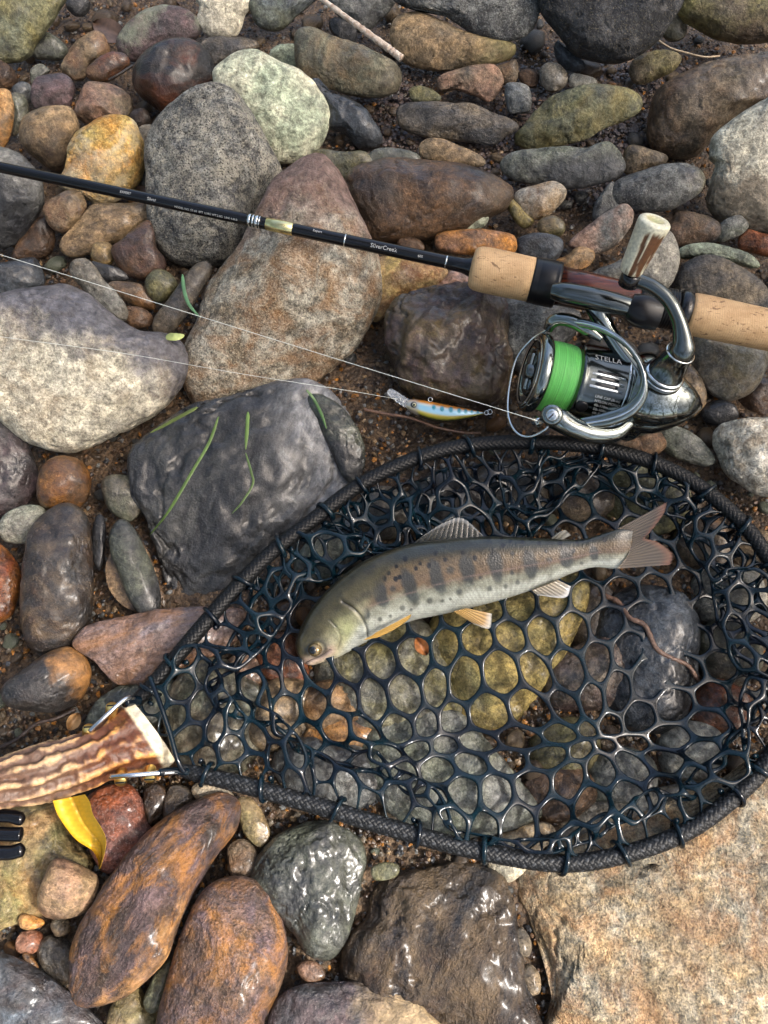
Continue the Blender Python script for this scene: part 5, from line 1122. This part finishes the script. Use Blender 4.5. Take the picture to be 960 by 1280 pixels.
blade('blue-green grass blade lying over the brown sausage-shaped stone', '228,343 230,362 236,380 249,396', (.028, .027, .026, .024), 2.6, (.10, .22, .10))
blade('pale yellow-green plant scrap between flat-topped boulder and biggest boulder', '208,420 218,421 230,419', (.032, .034, .032), 6, (.42, .48, .16), 'plant_scrap', 'plant scrap')
def twig(label, px, zs, r0, r1, cols, seed=1):
    q = np.array([P(x, y, z) for (x, y), z in zip(pts(px), zs)]); n = 90; c = crv(q, n); rg = np.random.RandomState(seed)
    t = NT('twig'); v = t.coords(); n1 = t.noise(v, 300, 4, .6, .5); t.set(base=t.ramp(n1, [(.35, cols[0]), (.65, cols[1])]), rough=.45, normal=t.bump(n1, .0006, .8))
    r = np.linspace(r0, r1, n)*.00045*(1+.12*np.convolve(rg.randn(n), [.25, .5, .25], 'same'))
    tag(obj('twig', *sweep(c, r, seg=12), t.m, loc=q[0]), label, 'twig')
twig('straight pale dry twig lying over the rough grey stone', '388,-12 420,12 455,38 485,60 502,73', (.052, .05, .048, .044, .042), 3.4, 5.5, ((.32, .22, .15), (.6, .52, .42)), 1)
twig('red-brown wiggly twig under the net on the dark blue cobble', '748,742 772,752 787,772 806,782 820,810 838,822 860,832 872,850', (.010, .013, .0155, .016, .016, .015, .012, .008), 3.2, 2.6, ((.07, .035, .022), (.20, .12, .08)), 2)
twig('thin dark twig lying on the gravel near the antler handle', '-10,938 20,925 45,905 70,898 95,887', (.006, .008, .009, .008, .005), 2.2, 2.8, ((.02, .014, .012), (.05, .03, .02)), 3)
twig('thin brown stem half buried in the sand below the lure', '455,512 480,517 515,523 545,534 580,541 600,541', (.006, .007, .008, .008, .006, .002), 2.2, 1.6, ((.08, .045, .03), (.16, .09, .055)), 4)
twig('pale root strand above the large smooth brown boulder', '822,50 838,60 858,66 880,71 900,70', (.012, .012, .012, .012, .009), 1.6, 1.2, ((.3, .22, .14), (.45, .36, .24)), 5)
twig('dark stem wedged under the glossy red-brown pebble', '136,100 150,92 166,82', (.020, .022, .02), 1.5, 2.2, ((.015, .012, .01), (.04, .03, .02)), 6)
def leaf():
    L_ = crv(pts('66,1001 72,1018 85,1038 98,1052 115,1063 122,1075 124,1086'), 50); R_ = crv(pts('106,993 112,1003 116,1018 126,1034 132,1048 131,1064 125,1086'), 50)
    zl = np.interp(np.linspace(0, 1, 50), [0, .3, .6, .85, 1], [.032, .030, .030, .024, .020]); V = []; C = []; m = 24
    for i in range(50):
        f = i/49
        for j in range(m):
            g = j/(m-1); q = L_[i]*(1-g)+R_[i]*g
            z = zl[i]+.008*(g-.35)**2*3+.006*g*math.sin(f*3)+(.007*max(0, g-.72)/.28)*(1 if f < .95 else .3)+.0002*math.sin(f*60+g*5)*(1-abs(2*g-1))-.002*math.exp(-((g-.6)/.05)**2)
            V.append(P(q[0], q[1], z)); c = np.array([.62, .36, .018])*(1-.25*math.exp(-((g-.6)/.04)**2)); c = c*(1+.12*math.sin(i*2.1)*math.sin(j*.9)); C.append(c)
    V = np.array(V); F = grid_faces(50, m); n = len(V); rim = [i*m for i in range(50)]+[49*m+j for j in range(1, m)]+[i*m+m-1 for i in range(48, -1, -1)]+[j for j in range(m-2, 0, -1)]
    V2 = np.vstack([V, V-np.array([0, 0, .0003])]); F2 = F+[[x+n for x in q[::-1]] for q in F]+[[rim[i], rim[i-1], rim[i-1]+n, rim[i]+n] for i in range(len(rim))]
    t = NT('yellow_leaf'); a = t.new('VertexColor'); a.layer_name = 'Col'; v = t.coords(); n1 = t.noise(v, 180, 4, .6); n2 = t.noise(v, 90, 3)
    c = t.mix(t.ramp(n2, [(.58, 0.0), (.70, .7)]), a.outputs[0], (.30, .13, .01)); t.set(base=c, rough=.42, normal=t.bump(n1, .0006, .6))
    tag(obj('fallen_leaf', V2, F2, t.m, loc=P(98, 1040, .02), cols=np.clip(np.array(C+C), 0, 1)), 'curled bright yellow fallen leaf beside the antler handle', 'leaf')
leaf()
def buckle():
    root = thing('plastic_buckle', 'glossy black plastic clip with three prongs poking in beside the antler handle', 'buckle', P(-10, 1042, .02))
    for k, (pa, w) in enumerate((('-40,1021 -10,1020 12,1020 24,1023 31,1023', 8.5), ('-40,1042 -10,1042 12,1043 28,1043', 9), ('-40,1066 -10,1066 12,1066 24,1063 31,1061', 9))):
        q = np.array([P(x, y, .033) for x, y in pts(pa)]); n = 50; f = np.linspace(0, 1, n)
        tp = np.sqrt(np.clip((1-f)*(6 if k != 1 else 40)+.02, 0, 1)); obj('prong', *sweep(crv(q, n), .0026*np.sqrt(tp), w*.00036*tp, 20, up=(0, 0, 1)), TBLK.m, root)
    obj('shell', *box(P(-36, 1043, .033), np.array([.006, 0, 0]), np.array([0, .016, 0]), np.array([0, 0, .004]), .2), TBLK.m, root)
buckle()
def dry_leaf(label, x, y, z, s, rot, col):
    n, m = 20, 9; V = []
    for i in range(n):
        for j in range(m):
            f, g = i/(n-1), (j/(m-1)-.5); w = math.sin(f*math.pi)**.7*.32; u = np.array([(f-.5), g*2*w]); c, s_ = math.cos(rot), math.sin(rot)
            V.append(P(x+(u[0]*c-u[1]*s_)*s, y+(u[0]*s_+u[1]*c)*s, z+.0035*abs(g)*2+.002*math.sin(f*4)))
    V = np.array(V); t = NT('dry_leaf'); v = t.coords(); n1 = t.noise(v, 250, 3); t.set(base=t.ramp(n1, [(.35, tuple(.5*q for q in col)), (.65, col)]), rough=.5)
    nv = len(V); F = grid_faces(n, m); V2 = np.vstack([V, V-np.array([0, 0, .0004])]); tag(obj('dry_leaf', V2, F+[[q+nv for q in p[::-1]] for p in F], t.m, loc=V.mean(0)), label, 'leaf')
dry_leaf('small orange dry leaf scrap under the net by the olive-yellow slab', 527, 808, .0195, 26, 1.0, (.30, .11, .03))
dry_leaf('dark brown dry leaf scrap on the sand behind the dark oval stone', 136, 38, .010, 46, .5, (.10, .06, .04))
dry_leaf('tan dry leaf flake beside the thin dark twig', 92, 902, .010, 26, -1.0, (.42, .24, .1))
# ------------------------------------------------------------------ unseen wood around the stream, shaped to shade the bank and show in reflections
def wood():
    rg = np.random.RandomState(77); V = []; C = []; quad = []
    def leaves(c, rad, n, size, tint):
        p = c+rg.randn(n, 3)*rad*np.array([1, 1, .7]); a = rg.randn(n, 3); a /= np.linalg.norm(a, axis=1)[:, None]; b = np.cross(a, rg.randn(n, 3)); b /= np.linalg.norm(b, axis=1)[:, None]
        s = size*rg.uniform(.6, 1.3, (n, 1)); V.append(np.stack([p-a*s, p-b*s*.5, p+a*s, p+b*s*.5], 1).reshape(-1, 3))
        C.append(np.repeat(np.array(tint)*rg.uniform(.6, 1.5, (n, 1)), 4, axis=0))
    sdn = np.array(sd); k = 0
    gap = np.array([0, .83, .56]); gap /= np.linalg.norm(gap)      # opening shaped in the leaves to let sky light in from upstream
    while k < 520:
        az = rg.uniform(0, 2*math.pi); el = math.asin(rg.uniform(.03, 1)); d = np.array([math.cos(el)*math.cos(az), math.cos(el)*math.sin(az), math.sin(el)])
        if rg.rand() > np.interp(math.degrees(math.acos(np.clip(d@gap, -1, 1))), [0, 32, 46, 180], [.03, .05, 1, 1]): continue
        if math.acos(np.clip(d@sdn, -1, 1)) < math.radians(21): continue
        leaves(d*rg.uniform(4.5, 9)+np.array([0, 0, .3]), rg.uniform(.35, .7), 70, .10, (.06, .11, .02) if rg.rand() < .75 else (.14, .15, .03)); k += 1
    # an added bough, out of view, placed to shade the upper bank and net
    for q in range(290):
        x, y = rg.uniform(-.42, .42), rg.uniform(-.12, .6)
        if y < -.10+.25*max(0, -x-.02)/.2*0 and x < -.08: continue
        if abs(x-.24) < .05 and abs(y-.27) < .05: continue
        leaves(np.array([x, y, 0])+sdn*rg.uniform(2.0, 3.0), .045, 9, .03, (.07, .12, .025))
    V = np.vstack(V); n = len(V)//4; F = np.arange(n*4).reshape(-1, 4).tolist(); C = np.vstack(C)
    tk = []
    for q in range(16):
        az = q/16*2*math.pi+rg.uniform(-.15, .15); r = rg.uniform(6, 9); b = np.array([r*math.cos(az), r*math.sin(az), -.1]); tk.append(sweep(crv([b, b+np.array([rg.uniform(-.3, .3), rg.uniform(-.3, .3), 3]), b+np.array([rg.uniform(-.6, .6), rg.uniform(-.6, .6), 7])], 10), np.linspace(.2, .08, 10), seg=10))
    tv, tf = join(*tk); F += [[i+len(V) for i in f] for f in tf]; V = np.vstack([V, tv]); C = np.vstack([C, np.tile([.07, .05, .035], (len(tv), 1))])
    t = NT('leafy_wood'); a = t.new('VertexColor'); a.layer_name = 'Col'; t.set(base=a.outputs[0], rough=.5)
    tag(obj('unseen_riverside_wood', V, F, t.m, cols=C, smooth=False), 'unseen green leafy wood around the stream bank, its gap and bough shaped for light', 'wood', kind='stuff')
wood()
